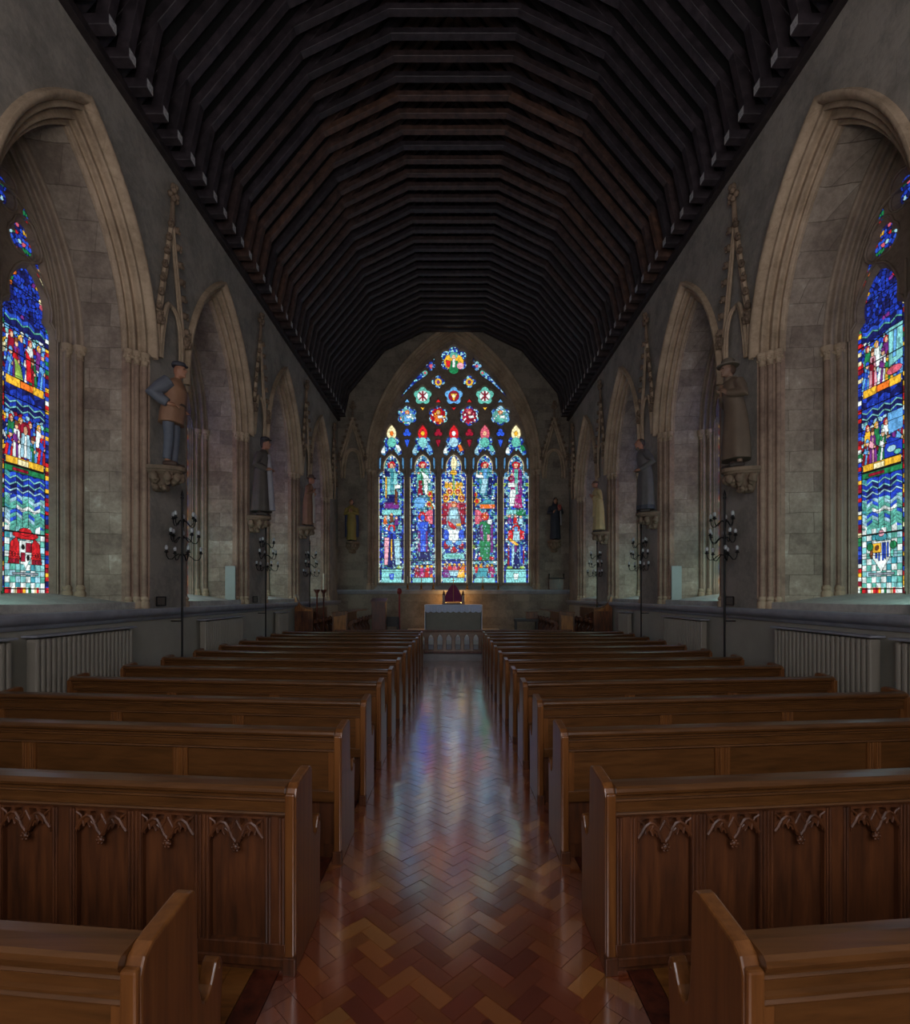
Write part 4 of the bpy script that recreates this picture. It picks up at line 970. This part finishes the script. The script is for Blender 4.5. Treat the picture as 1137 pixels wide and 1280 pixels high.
def statue(label, loc, rz, H, o):
    t = thing('statue', label, 'statue', loc, rz, 'painted statues on wall corbels'); k = H/1.72; sc = lambda mb: mb.map(lambda x, y, z: (x*k, y*k, z*k))
    lean = o.get('lean', .05); hx = lean+.05
    skin = simple('painted skin %d' % len(bpy.data.materials), o.get('skin', (150,104,80)), .6, var=.08)
    mk = lambda c: simple('painted cloth %d' % len(bpy.data.materials), c, .7, var=.15, scale=5)
    b = MB()   # body: one continuous figure
    rings(b, [(.86,0,.10,.15,0),(1.0,.0,.105,.145,0),(1.12,.01,.105,.14,0),(1.25,lean*.6,.115,.165,0),(1.36,lean*.8,.105,.185,0),(1.42,lean*.9,.07,.12,0),(1.47,lean,.052,.056,0),(1.53,hx-.02,.05,.052,0)], 20)
    b.ball((hx, 0, 1.60), .098, .077, .12, 16, 12); b.ball((hx+.03, 0, 1.545), .062, .052, .06, 12, 8)
    b.tube([(hx+.085,0,1.625),(hx+.112,0,1.59),(hx+.09,0,1.578)], [.012,.018,.012], 8)
    b.ball((hx+.088,0,1.553), .016, .026, .009, 8, 6); b.ball((hx+.075,0,1.51), .024, .028, .02, 8, 6)
    for q in (-1, 1):
        b.ball((hx+.0, q*.078, 1.595), .018, .012, .032, 8, 6); b.ball((hx+.082, q*.032, 1.638), .016, .024, .01, 8, 6)
    for q in (-1, 1):
        sh = Vector((lean*.75, q*.185, 1.37)); el = Vector(o['elbow'][0 if q < 0 else 1]); wr = Vector(o['wrist'][0 if q < 0 else 1])
        b.tube([sh, sh.lerp(el, .5), el, el.lerp(wr, .4), wr], [.055, .047, .04, .038, .026], 10)
        hand(b, wr, o['hdir'][0 if q < 0 else 1], o.get('hup', (.3, 0, 1)), q)
        b.tube([(0, q*.085, .92), (.015, q*.09, .5), (-.005, q*.095, .10)], [.085, .056, .042], 10)
        b.tube([(-.04, q*.095, .04), (.06, q*.10, .045), (.15, q*.105, .03)], [.045, .042, .03], 8)
    remesh(sc(b).build('body', skin, t), .0095*k, 1)
    e = MB()
    for q in (-1, 1): e.ball((hx+.087, q*.032, 1.617), .012, .012, .009, 8, 6)
    sc(e).build('eyes', M['black'], t, smooth=True)
    c = MB()  # gown / coat
    rings(c, o['coat'], 32, o.get('folds', 9), .05)
    scol = mk(o['sleeve']) if o.get('sleeve') else None
    for q in (-1, 1):
        sh = Vector((lean*.75, q*.18, 1.36)); el = Vector(o['elbow'][0 if q < 0 else 1]); wr = Vector(o['wrist'][0 if q < 0 else 1])
        sw = o.get('slw', 1)*o.get('fat', 1); fa = o.get('fat', 1); sl = c if not scol else MB()
        sl.tube([sh, sh.lerp(el, .5), el, el.lerp(wr, .5), el.lerp(wr, .93)], [.082*fa, .08*fa, .07*fa, .062*sw, .052*sw], 12)
        if scol: remesh(sc(sl).build('sleeve', scol, t), .012*k)
    co = remesh(sc(c).build('gown' if o.get('long', 1) else 'jerkin', mk(o['coat_c']), t), .013*k)
    if o.get('legs'):
        l = MB()
        for q in (-1, 1): l.tube([(0, q*.085, .95), (.02, q*.095, .5), (-.01, q*.1, .12)], [.105, .074, .062], 12)
        rings(l, [(.85,0,.11,.16,0),(1.0,0,.11,.155,0)], 20); remesh(sc(l).build('trousers', mk(o['legs']), t), .012*k)
    f = MB()
    for q in (-1, 1):
        f.tube([(-.06, q*.1, .045), (.06, q*.105, .05), (.17, q*.11, .032)], [.05, .052, .034], 10)
    remesh(sc(f).build('shoes', mk(o.get('shoe', (48,38,32))), t), .011*k)
    for (nm, col, rs, fo) in o.get('extra_rings', []):
        m = MB(); rings(m, rs, 28, fo, .06); remesh(sc(m).build(nm, mk(col), t), .012*k)
    for (nm, col, parts) in o.get('extras', []):
        m = MB()
        for p in parts:
            if p[0] == 'ball': m.ball(*p[1:])
            elif p[0] == 'tube': m.tube(*p[1:])
            elif p[0] == 'box': m.box(*p[1:])
            elif p[0] == 'lathe': m.lathe(*p[1:])
        sc(m).build(nm, mk(col), t, smooth=True, angle=40, bevel=0)
    # statues stand on a corbel
    return t
def corbel(label, fn, c, ztop, r=.27, h=.42):
    t = thing('corbel', label, 'corbel', (0,0,0), 0, 'carved stone corbels under the statues')
    P = fn(c, ztop-h, 0); t.location = P; off = Vector(P)
    loc = lambda a, z, d: Vector(fn(a, z, d))-off
    def half(r, z, n=12, sq=1.0): return [loc(c+r*math.cos(PI*i/n), z, -r*sq*1.95*math.sin(PI*i/n)) for i in range(n+1)]
    mb = MB().loft([half(q, z) for q, z in ((r*.86, ztop-.10), (r*.95, ztop-.085), (r*.93, ztop-.07), (r*1.04, ztop-.05), (r*1.04, ztop))]); mb.build('slab', M['corbel'], t)
    mb = MB().loft([half(q, z) for q, z in ((r*.2, ztop-h), (r*.36, ztop-h+.05), (r*.5, ztop-h*.6), (r*.7, ztop-h*.36), (r*.84, ztop-.10))])
    random.seed(3)
    for lay, (rr, z) in enumerate(((r*.86, ztop-.16), (r*.66, ztop-h*.55), (r*.4, ztop-h*.85))):
        m = 6-lay
        for i in range(m):
            an = PI*(i+.5)/m; p = loc(c+rr*math.cos(an), z, -rr*1.95*math.sin(an)); mb.ball(p, .062-.008*lay, .062-.008*lay, .075-.01*lay, 8, 6)
            for w in range(4):
                pw = p+Vector((random.uniform(-.05,.05), random.uniform(-.05,.05), random.uniform(-.05,.05))); mb.ball(pw, .028, .028, .032, 6, 5)
    mb.build('foliage', M['corbel'], t, smooth=True, angle=60)
FN = {s: (lambda a, z, d, s=s: (s*(W+d), a, z)) for s in (-1, 1)}
FE = lambda a, z, d: (a, YE+d, z)
GOWN = lambda hem=.07, w=.27, d=.22, lean=.05: [(hem,0,d,w,1),(.4,0,d*.9,w*.9,.9),(.75,.0,.17,.205,.5),(1.0,.0,.145,.175,.25),(1.12,lean*.4,.142,.17,.1),(1.28,lean*.7,.142,.195,0),(1.38,lean*.8,.115,.205,0),(1.44,lean*.95,.075,.12,0),(1.475,lean,.064,.07,0)]
CAPB = lambda hx, z, r: [('lathe', [(.0,0),(r*1.05,.0),(r*1.15,.03),(r*1.0,.065),(r*.5,.085),(.0,.09)], (hx-.015, 0, z), 16), ('ball', (hx+.07,0,z+.012), .06, .07, .012, 12, 6)]
HAT = lambda hx, z, r: [('lathe', [(0,0),(r*1.55,-.01),(r*1.6,.005),(r*1.02,.015),(r*.95,.08),(r*.7,.11),(0,.115)], (hx-.01, 0, z), 18)]
HAIR = lambda hx: [('ball', (hx-.02,0,1.655), .098, .086, .085, 14, 8), ('ball', (hx-.06,0,1.60), .06, .08, .09, 12, 8)]
specs = []
# west to east on the left wall
specs.append((-1, STY[0], 3.76, 1.60, 'statue of a capped man in brown jerkin, blue-grey sleeves and trousers, hand on hip',
  dict(lean=.10, coat=[(.72,.01,.18,.23,.6),(.92,.03,.18,.22,.4),(1.1,.06,.175,.205,.2),(1.28,.08,.16,.215,0),(1.38,.085,.115,.2,0),(1.44,.095,.08,.12,0),(1.47,.10,.066,.07,0)], coat_c=(128,92,68), long=0, folds=7, sleeve=(84,86,94), legs=(82,86,96), shoe=(66,48,38),
       fat=1.4, elbow=((-.12,-.33,1.12),(-.12,.33,1.12)), wrist=((.10,-.23,.98),(.10,.22,.98)), hdir=((.8,.5,-.1),(.8,-.5,-.1)), extras=[('cap', (52,52,60), CAPB(.15, 1.665, .1)), ('belt', (60,44,34), [('lathe', [(.15,0),(.185,.0),(.185,.04),(.15,.04)], (.045,0,1.0), 20)])])))
specs.append((-1, STY[1], 3.58, 1.76, 'statue of a man in a long dark brown gown over a white vestment',
  dict(lean=.05, coat=GOWN(.10, .27, .22), coat_c=(74,66,60), elbow=((-.02,-.29,1.10),(-.02,.29,1.10)), wrist=((.17,-.12,1.02),(.17,.12,1.02)), hdir=((.6,.6,.2),(.6,-.6,.2)), slw=1.2,
       extras=[('alb_front', (140,136,142), [('tube', [(.155,0,1.36),(.175,0,1.1),(.20,0,.7),(.235,0,.13)], [.045,.055,.065,.075], 12)]), ('hair', (40,34,32), HAIR(.10)), ('cap', (40,36,38), CAPB(.10, 1.68, .09))])))
specs.append((-1, STY[2], 3.84, 1.5, 'statue of a brown robed friar with flat hat and pale front cloth',
  dict(lean=.07, coat=GOWN(.07, .22, .19, .07), coat_c=(116,82,62), elbow=((.02,-.28,1.12),(.02,.28,1.12)), wrist=((.2,-.06,1.2),(.2,.08,1.1)), hdir=((.3,.3,.8),(.3,-.6,.5)),
       extras=[('front_cloth', (150,140,134), [('tube', [(.155,0,1.32),(.18,.02,1.0),(.19,.02,.6),(.2,0,.14)], [.04,.05,.05,.05], 12)]), ('hat', (78,60,50), HAT(.12, 1.68, .1))])))
specs.append((1, STY[0], 3.74, 1.64, 'statue of a woman in a brimmed hat and long brown coat, hands at her chest',
  dict(lean=.09, coat=[(.14,0,.215,.245,1),(.5,0,.2,.23,.7),(.85,.01,.165,.2,.3),(1.0,.02,.148,.178,.1),(1.12,.04,.142,.172,0),(1.28,.07,.145,.2,0),(1.38,.08,.118,.205,0),(1.44,.09,.08,.12,0),(1.48,.095,.068,.075,0)], folds=6, skin=(120,92,74), coat_c=(92,76,61),
       elbow=((.02,-.30,1.12),(.02,.30,1.12)), wrist=((.2,-.08,1.24),(.2,.08,1.2)), hdir=((.25,.4,.8),(.25,-.4,.7)), extras=[('hat', (92,82,70), HAT(.14, 1.665, .105)), ('hair', (70,50,36), [('ball', (.10,0,1.60), .092, .085, .09, 14, 8)]), ('collar', (104,88,72), [('lathe', [(.07,0),(.11,.0),(.105,.05),(.07,.06)], (.085,0,1.41), 16)])])))
specs.append((1, STY[1], 3.66, 1.68, 'statue of a bare-headed man in a long dark grey robe, arms crossed at waist',
  dict(lean=.09, coat=GOWN(.16, .25, .2, .09), coat_c=(80,76,74), elbow=((-.04,-.34,1.12),(-.04,.34,1.12)), wrist=((.18,-.12,1.0),(.18,.1,.98)), hdir=((.3,.9,0),(.3,-.9,.1)),
       extra_rings=[('underskirt', (52,54,62), [(.07,0,.2,.24,1),(.2,0,.19,.23,1),(.3,0,.17,.2,1)], 9)], extras=[('hair', (60,52,48), [('ball', (.11,0,1.625), .094, .084, .10, 14, 8)]), ('beard', (92,80,70), [('ball', (.19,0,1.50), .035, .045, .055, 10, 8)])])))
specs.append((1, STY[2], 3.68, 1.55, 'statue of a monk in a cream yellow habit with joined hands',
  dict(lean=.08, coat=GOWN(.07, .24, .2, .08), coat_c=(164,144,100), elbow=((.0,-.29,1.10),(.0,.29,1.10)), wrist=((.2,-.05,1.16),(.2,.05,1.16)), hdir=((.5,.15,.8),(.5,-.15,.8)),
       extras=[('hair', (70,52,40), [('lathe', [(.07,0),(.1,.0),(.103,.04),(.075,.06)], (.115,0,1.62), 18)])], extra_rings=[('scapular', (172,150,106), [(.5,.03,.18,.13,0),(.9,.03,.165,.12,0),(1.3,.07,.15,.13,0),(1.4,.07,.11,.1,0)], 0)])))
cl = {0: 'carved corbel under the capped man statue', 1: 'carved corbel under the brown gowned statue', 2: 'carved corbel under the friar statue', 3: 'carved corbel under the hatted woman statue', 4: 'carved corbel under the grey robed statue', 5: 'carved corbel under the cream habit monk statue'}
for i, (s, c, z, H, lab, o) in enumerate(specs):
    corbel(cl[i], FN[s], c, z, .23, .36)
    statue(lab, (s*(W-.245), c, z+.003), 0 if s < 0 else PI, H, o)
corbel('carved corbel under the yellow gowned statue of the end wall', FE, -4.0, 3.9, .25, .45)
statue('statue of a woman in yellow gown and blue mantle on the end wall', (-4.0, YE-.25, 3.903), -PI/2, 1.66,
  dict(lean=.03, coat=GOWN(.06, .2, .17, .03), coat_c=(132,112,56), elbow=((.03,-.26,1.12),(.03,.26,1.12)), wrist=((.17,-.05,1.2),(.17,.05,1.2)), hdir=((.4,.2,.9),(.4,-.2,.9)),
       extras=[('mantle', (40,46,74), [('tube', [(-.02,-.2,1.34),(-.03,-.21,.9),(-.05,-.2,.2)], [.07,.075,.085], 12), ('tube', [(-.02,.2,1.34),(-.03,.21,.9),(-.05,.2,.2)], [.07,.075,.085], 12), ('ball', (.03,0,1.62), .105, .095, .125, 14, 8)])]))
corbel('carved corbel under the black habit statue of the end wall', FE, 4.0, 3.95, .25, .45)
statue('statue of a nun in a black habit holding a red book on the end wall', (4.0, YE-.26, 3.953), -PI/2, 1.66,
  dict(lean=.03, coat=GOWN(.06, .22, .18, .03), coat_c=(30,32,42), elbow=((.03,-.28,1.12),(.03,.28,1.12)), wrist=((.17,-.1,1.12),(.17,.12,1.22)), hdir=((.4,.3,.5),(.4,-.3,.7)),
       extras=[('veil', (28,28,36), [('ball', (.055,0,1.625), .1, .092, .12, 14, 8), ('tube', [(-.0,0,1.6),(-.07,0,1.35),(-.09,0,1.0)], [.09,.15,.17], 14)]), ('book', (140,52,44), [('box', .18, .06, 1.22, .23, .2, 1.42)]), ('sash', (120,116,118), [('tube', [(.15,.18,1.2),(.17,.2,.9),(.18,.2,.6)], [.03,.035,.04], 10)])]))

# ------------------------------------------------------------------ small things on the walls and ledges
def plaque(s, c, z, lab):
    x0, x1 = sorted((s*W, s*(W-.025))); t = thing('wall_plaque', lab, 'plaque', (s*(W), c, z), 0, 'small brown plaques on the piers')
    a, b = sorted((0, -s*.02)); MB().box(a, -.12, 0, b, .12, .13).build('plate', M['plaque'], t, bevel=.004)
    mb = MB()
    a, b = sorted((-s*.018, -s*.028))
    mb.box(a, -.13, -.01, b, .13, .008); mb.box(a, -.13, .122, b, .13, .14); mb.box(a, -.13, -.01, b, -.112, .14); mb.box(a, .112, -.01, b, .13, .14)
    mb.build('rim', M['iron'], t)
plaque(-1, 7.95, 1.64, 'small brown plaque above the ledge below the capped man statue'); plaque(1, 8.42, 1.64, 'small brown plaque above the ledge below the hatted woman statue'); plaque(-1, 11.72, 1.64, 'small brown plaque above the ledge below the brown gowned statue')
for s, lab in ((-1, 'white upright board leaning in the left second window recess'), (1, 'white upright board leaning in the right second window recess')):
    t = thing('leaning_board', lab, 'board', (s*(W+.28), 11.12, 1.70))
    a, b = sorted((-s*.11, s*.11)); MB().box(a, -.03, 0, b, .0, .74).build('panel', M['panelw'], t, bevel=.004); MB().box(a, -.001, .02, b, .014, .06).build('batten', M['stall'], t)

# ------------------------------------------------------------------ chancel
def rail():
    t = thing('altar_rail', 'dark oak altar rail with pointed openings across the chancel step', 'altar rail', (0, 14.12, .18))
    MB().box(-3.3, -.07, .60, 3.3, .07, .655).build('top_rail', M['oak_d'], t, bevel=.012)
    holes = []
    for i in range(24):
        c = -2.875+.25*i; holes.append([(c-.07,.11),(c+.07,.11),(c+.07,.40),(c+.06,.45),(c+.035,.495),(c,.53),(c-.035,.495),(c-.06,.45),(c-.07,.40)])
    MB().plate([(-3.2,.06),(3.2,.06),(3.2,.60),(-3.2,.60)], holes, lambda a, z, d: (a, d, z), -.03, .03, .012, .02).build('pierced_panel', M['oak_h'], t)
    MB().box(-3.25, -.05, 0, 3.25, .05, .065).build('base_rail', M['mahog'], t, bevel=.008)
    for x in (-3.24, -1.75, 1.75, 3.24): MB().box(x-.045, -.05, 0, x+.045, .05, .66).build('post', M['mahog'], t, bevel=.008)
rail()
# altar
t = thing('altar', 'altar with white lace-edged cloth and grey frontal under the east window', 'altar', (0, 18.95, .47))
MB().box(-1.0, -.4, 0, 1.0, .4, .93).build('block', M['frontal'], t, bevel=.005)
MB().box(-1.06, -.44, .93, 1.06, .44, .985).build('top_slab', M['linen'], t, bevel=.01)
mb = MB(); n = 120; lo = []; up = []
for i in range(n+1):
    x = -1.03+2.06*i/n; up.append((x, -.445, .985)); lo.append((x, -.452-.006*math.sin(i*1.1), .74-.045*abs(math.sin(PI*i*10/n))))
mb.loft([up, [(p[0], p[1], (p[2]+q[2])/2) for p, q in zip(lo, up)], lo], caps=False, closed=False)
lc = mb.build('lace_frontlet', M['lace'], t)
md = lc.modifiers.new('thick', 'SOLIDIFY'); md.thickness = .006
for q in (-1, 1): MB().box(q*1.04-.015, -.45, .05, q*1.04+.015, .3, .97).build('side_fall', M['linen'], t, bevel=.004)
# tabernacle
t = thing('tabernacle', 'gabled tabernacle under a purple veil on the altar', 'tabernacle', (0, 19.05, .47+.985))
MB().box(-.42, -.16, 0, .42, .2, .06).build('base', M['stall'], t, bevel=.006)
for q in (-1, 1):
    MB().box(q*.36-.05, -.1, .06, q*.36+.05, .12, .36).build('side_post', M['stall'], t, bevel=.006)
    MB().lathe([(.055,0),(.06,.03),(.03,.06),(.04,.1),(.005,.16)], (q*.36, 0, .36), 10).build('side_finial', M['stall'], t, smooth=True)
rs = []
for z, w, d in ((.10,.33,.17),(.3,.31,.165),(.5,.22,.15),(.66,.12,.1),(.76,.035,.035)):
    r = []
    for i in range(48):
        a = 2*PI*i/48; f = 1+.04*math.cos(a*12)*(1-z); r.append((w*f*math.copysign(abs(math.cos(a))**.6, math.cos(a)), d*f*math.copysign(abs(math.sin(a))**.6, math.sin(a)), z))
    rs.append(r)
v = MB().loft(rs).build('veil', M['purple'], t, smooth=True, angle=60)
MB().tube([(0,-.19,.1),(0,-.185,.3),(0,-.165,.5),(0,-.115,.66),(0,-.04,.77)], .014, 8).build('braid', M['gold'], v, smooth=True)
mb = MB().box(-.014, -.014, .76, .014, .014, 1.0).box(-.065, -.012, .89, .065, .012, .915); mb.build('cross', M['brass'], t, bevel=.003)
def candlestick(x, lab):
    t = thing('candlestick', lab, 'candlestick', (x, YE-.115, 2.02), 0, 'brass candlesticks on the ledge below the east window')
    MB().lathe([(.085,0),(.085,.02),(.05,.04),(.03,.08),(.05,.12),(.025,.16),(.02,.21),(.055,.235),(.055,.245)], (0,0,0), 14).build('stem', M['brass'], t, smooth=True, angle=40)
    MB().lathe([(.018,.245),(.018,.52),(.004,.54)], (0,0,0), 10).build('candle', M['wax'], t, smooth=True, angle=40)
for x, l in ((-1.81,'outermost of the three brass candlesticks left of the tabernacle'),(-1.27,'middle of the three brass candlesticks left of the tabernacle'),(-.8,'brass candlestick just left of the tabernacle'),(.55,'brass candlestick just right of the tabernacle'),(1.16,'middle of the three brass candlesticks right of the tabernacle'),(1.78,'outermost of the three brass candlesticks right of the tabernacle')): candlestick(x, l)
# choir stalls
def stall_back(s):
    side = 'left' if s < 0 else 'right'
    for y, ln, scroll in ((14.6, .84, True), (15.86, 2.3, False)):
        lab = 'oak choir stall with a high scrolled end against the %s wall' % side if scroll else 'rear oak choir stall beyond the candelabrum on the %s' % side
        t = thing('choir_stall', lab, 'choir stall', (s*4.3, y, .18), 0, 'oak choir stalls')
        out = [(.27,0),(.27,1.64),(.22,1.64),(.2,1.52),(.15,1.42),(.06,1.33),(-.08,1.28),(-.26,1.25),(-.26,0)] if scroll else [(.27,0),(.27,1.2),(-.2,1.0),(-.2,0)]
        MB().plate([(s*a, z) for a, z in out], [], lambda a, z, d: (a, d, z), 0, .06).build('end_panel', M['stall'], t, bevel=.01)
        if scroll:
            up = [(.26,1.2),(.26,1.62),(.22,1.62),(.19,1.5),(.14,1.4),(.05,1.31),(-.1,1.26),(-.24,1.235),(-.24,1.2)]
            MB().plate([(s*a, z-.04) for a, z in up], [], lambda a, z, d: (a, d, z), -.012, .005).build('scroll', M['stall_l'], t, bevel=.004)
        a, b = sorted((s*.22, s*.27)); MB().box(a, .05, 0, b, ln, 1.2).build('back', M['stall'], t)
        a, b = sorted((s*.22, -s*.2)); MB().box(a, .05, .38, b, ln, .43).build('seat', M['stall'], t, bevel=.01)
        for i in range(2 if scroll else 4): arm(t, s, (.25 if scroll else .1)+.5*i, -.1)
def arm(t, s, y, x0):
    pts = [(-.0,.38),(-.02,.6),(.06,.72),(.0,.86),(-.16,.92),(-.24,.88),(-.22,.8),(-.12,.8),(-.08,.7),(-.16,.58),(-.14,.38)]
    MB().plate([(s*(a+x0), z) for a, z in pts], [], lambda a, z, d: (a, y+d, z), 0, .055).build('arm', M['stall'], t, bevel=.012)
    MB().ball((s*(x0-.2), y+.027, .93), .035, .035, .03, 8, 6).build('arm_knob', M['stall'], t, smooth=True)
def stall_front(s):
    side = 'left' if s < 0 else 'right'
    t = thing('choir_stall', 'front oak choir stall with low square end, %s side of the chancel' % side, 'choir stall', (s*3.27, 14.6, .18), 0, 'oak choir stalls')
    MB().plate([(s*.22,0),(s*.22,1.10),(s*.0,1.14),(-s*.22,1.17),(-s*.22,0)], [], lambda a, z, d: (a, d, z), 0, .06).build('end_panel', M['stall'], t, bevel=.01)
    MB().plate([(s*.17,.1),(s*.17,1.0),(-s*.17,1.05),(-s*.17,.1)], [], lambda a, z, d: (a, d, z), -.012, .004).build('end_field', M['stall_l'], t, bevel=.006)
    a, b = sorted((s*.2, s*.16)); MB().box(a, .05, 0, b, 3.4, 1.08).build('back', M['stall'], t)
    a, b = sorted((s*.24, -s*.22)); MB().box(a, .03, 1.10, b, 3.4, 1.135).build('book_desk', M['stall'], t, bevel=.008)
    a, b = sorted((s*.18, -s*.25)); MB().box(a, .05, .38, b, 3.4, .43).build('seat', M['stall'], t, bevel=.01)
    for i in range(6): arm(t, s, .3+.55*i, -.22)
for s in (-1, 1): stall_back(s); stall_front(s)
t = thing('reading_desk', 'red-brown wooden reading desk with sloping top left of the altar', 'lectern', (-2.28, 15.6, .18))
MB().box(-.21, -.15, 0, .21, .15, 1.40).build('body', M['mahog'], t, bevel=.008)
MB().box(-.15, -.162, .2, .15, -.15, 1.2).build('front_panel', M['mahog'], t, bevel=.004)
MB().add([(-.24,-.2,1.40),(.24,-.2,1.40),(.24,.2,1.50),(-.24,.2,1.50),(-.24,-.2,1.43),(.24,-.2,1.43),(.24,.2,1.53),(-.24,.2,1.53)], [(0,3,2,1),(4,5,6,7),(0,1,5,4),(1,2,6,5),(2,3,7,6),(3,0,4,7)]).build('sloping_top', M['mahog'], t)
t = thing('armchair', 'dark wooden chair beside the reading desk', 'chair', (-1.98, 16.3, .18), 0)
for x in (-.2, .2):
    for y in (-.2, .2): MB().box(x-.02, y-.02, 0, x+.02, y+.02, .9 if y > 0 else .66).build('leg', M['black'], t)
MB().box(-.22, -.22, .42, .22, .22, .46).build('seat', M['black'], t, bevel=.006); MB().box(-.2, .18, .6, .2, .21, .92).build('backrest', M['black'], t, bevel=.006)
for x in (-.2, .2): MB().box(x-.025, -.22, .65, x+.025, .2, .68).build('armrest', M['black'], t)
t = thing('red_post', 'tall red post with a rounded head left of the altar', 'post', (-1.85, 17.4, .33))
MB().tube([(0,0,.02),(0,0,1.55)], .032, 12).build('shaft', M['red'], t, smooth=True, angle=50); MB().lathe([(.0,1.5),(.07,1.52),(.085,1.6),(.07,1.68),(.02,1.72),(.0,1.72)], (0,0,0), 14).build('head', M['red'], t, smooth=True); MB().lathe([(.14,0),(.14,.03),(.04,.06)], (0,0,0), 14).build('base', M['red'], t, smooth=True, angle=40)
t = thing('bench', 'low black bench right of the altar', 'bench', (2.32, 16.2, .18))
MB().box(-.38, -.17, .78, .38, .17, .87).build('seat', M['black'], t, bevel=.008)
for x in (-.33, .33):
    for y in (-.12, .12): MB().box(x-.025, y-.025, 0, x+.025, y+.025, .78).build('leg', M['black'], t)
t = thing('wooden_box', 'small brown box standing on the low black bench', 'box', (2.5, 16.2, 1.05))
MB().box(-.17, -.12, 0, .17, .12, .2).build('body', M['stall'], t, bevel=.005); MB().box(-.18, -.13, .2, .18, .13, .225).build('lid', M['stall'], t, bevel=.004)
t = thing('casket', 'dark brown casket with two knobs on the end wall ledge', 'chest', (4.08, YE-.02, 2.02))
MB().box(-.3, -.13, 0, .3, .0, .42).build('body', M['stall'], t, bevel=.01)
MB().box(-.32, -.14, .42, .32, .0, .47).build('lid', M['black'], t, bevel=.008)
for q in (-1, 1): MB().lathe([(.02,0),(.02,.08),(.035,.11),(.03,.14),(.004,.18)], (q*.29, -.08, .47), 10).build('knob', M['black'], t, smooth=True)
for x, y, lab, cand in ((-4.02, 14.95, 'dark floor candlestick nearer the left wall behind the stall end', 0), (-3.9, 15.25, 'dark floor candlestick with a tall white candle behind the left stalls', 1)):
    t = thing('floor_candlestick', lab, 'candlestick', (x, y, .18), 0)
    MB().lathe([(.12,0),(.12,.03),(.05,.06),(.03,.12),(.022,.2),(.022,1.55),(.04,1.6),(.03,1.66),(.09,1.76),(.09,1.79),(.03,1.79)], (0,0,0), 14).build('stand', M['mahog'], t, smooth=True, angle=40)
    if cand: MB().lathe([(.022,1.79),(.022,2.26),(.004,2.28)], (0,0,0), 10).build('candle', M['wax'], t, smooth=True, angle=40)

# ------------------------------------------------------------------ light
def lamp(name, typ, loc, energy, col, **kw):
    d = bpy.data.lights.new(name, typ); d.energy = energy; d.color = col
    for k, v in kw.items(): setattr(d, k, v)
    o = bpy.data.objects.new(name, d); COL.objects.link(o); o.location = loc; return o
for q in (-1, 1): lamp('altar_light', 'POINT', (q*.34, 19.75, 1.62), 13, (1, .50, .14), shadow_soft_size=.06)
M['west'].node_tree.nodes['Principled BSDF'].inputs['Emission Strength'].default_value = 5.0
M['west'].node_tree.nodes['Principled BSDF'].inputs['Emission Color'].default_value = (.95,.93,1.0,1)
# added fill lamps by the near jambs, standing in for pane daylight on far jambs
for s in (-1, 1):
    for c in BAYS:
        o = lamp('recess_fill', 'AREA', (s*(W+.62), c-1.02, 2.25), 10.0, (.56, 1.0, .95), shape='RECTANGLE', size=.7, size_y=1.3)
        o.rotation_euler = (PI/2, 0, 0)
# added fill lamp with no fixture, behind the camera, brightening roof and upper walls
o = lamp('roof_fill', 'AREA', (0, -1.6, 1.45), 320, (1, .96, .93), shape='RECTANGLE', size=3.4, size_y=1.0)
o.rotation_euler = (PI-math.radians(4), 0, 0)
w = bpy.data.worlds.new('sky'); SC.world = w; w.use_nodes = True
w.node_tree.nodes['Background'].inputs['Color'].default_value = (.55,.65,.8,1); w.node_tree.nodes['Background'].inputs['Strength'].default_value = .3

# ------------------------------------------------------------------ camera
cam = bpy.data.cameras.new('camera'); co = bpy.data.objects.new('camera', cam); COL.objects.link(co)
co.location = (0, 0, 1.8); co.rotation_euler = (PI/2, 0, 0)
cam.sensor_fit = 'VERTICAL'; cam.sensor_height = 36; cam.sensor_width = 36
cam.lens = 634/1280*36; cam.shift_x = 2.0/1280; cam.shift_y = 104/1280; cam.clip_start = .05; cam.clip_end = 200
SC.camera = co
SC.view_settings.view_transform = 'Standard'; SC.view_settings.look = 'None'; SC.view_settings.exposure = 0; SC.view_settings.gamma = 1
SC.view_settings.use_curve_mapping = False
SC.cycles.max_bounces = 6; SC.cycles.diffuse_bounces = 4; SC.cycles.glossy_bounces = 3
SC.cycles.use_denoising = True
SC.cycles.caustics_reflective = False; SC.cycles.caustics_refractive = False
SC.cycles.sample_clamp_indirect = 4
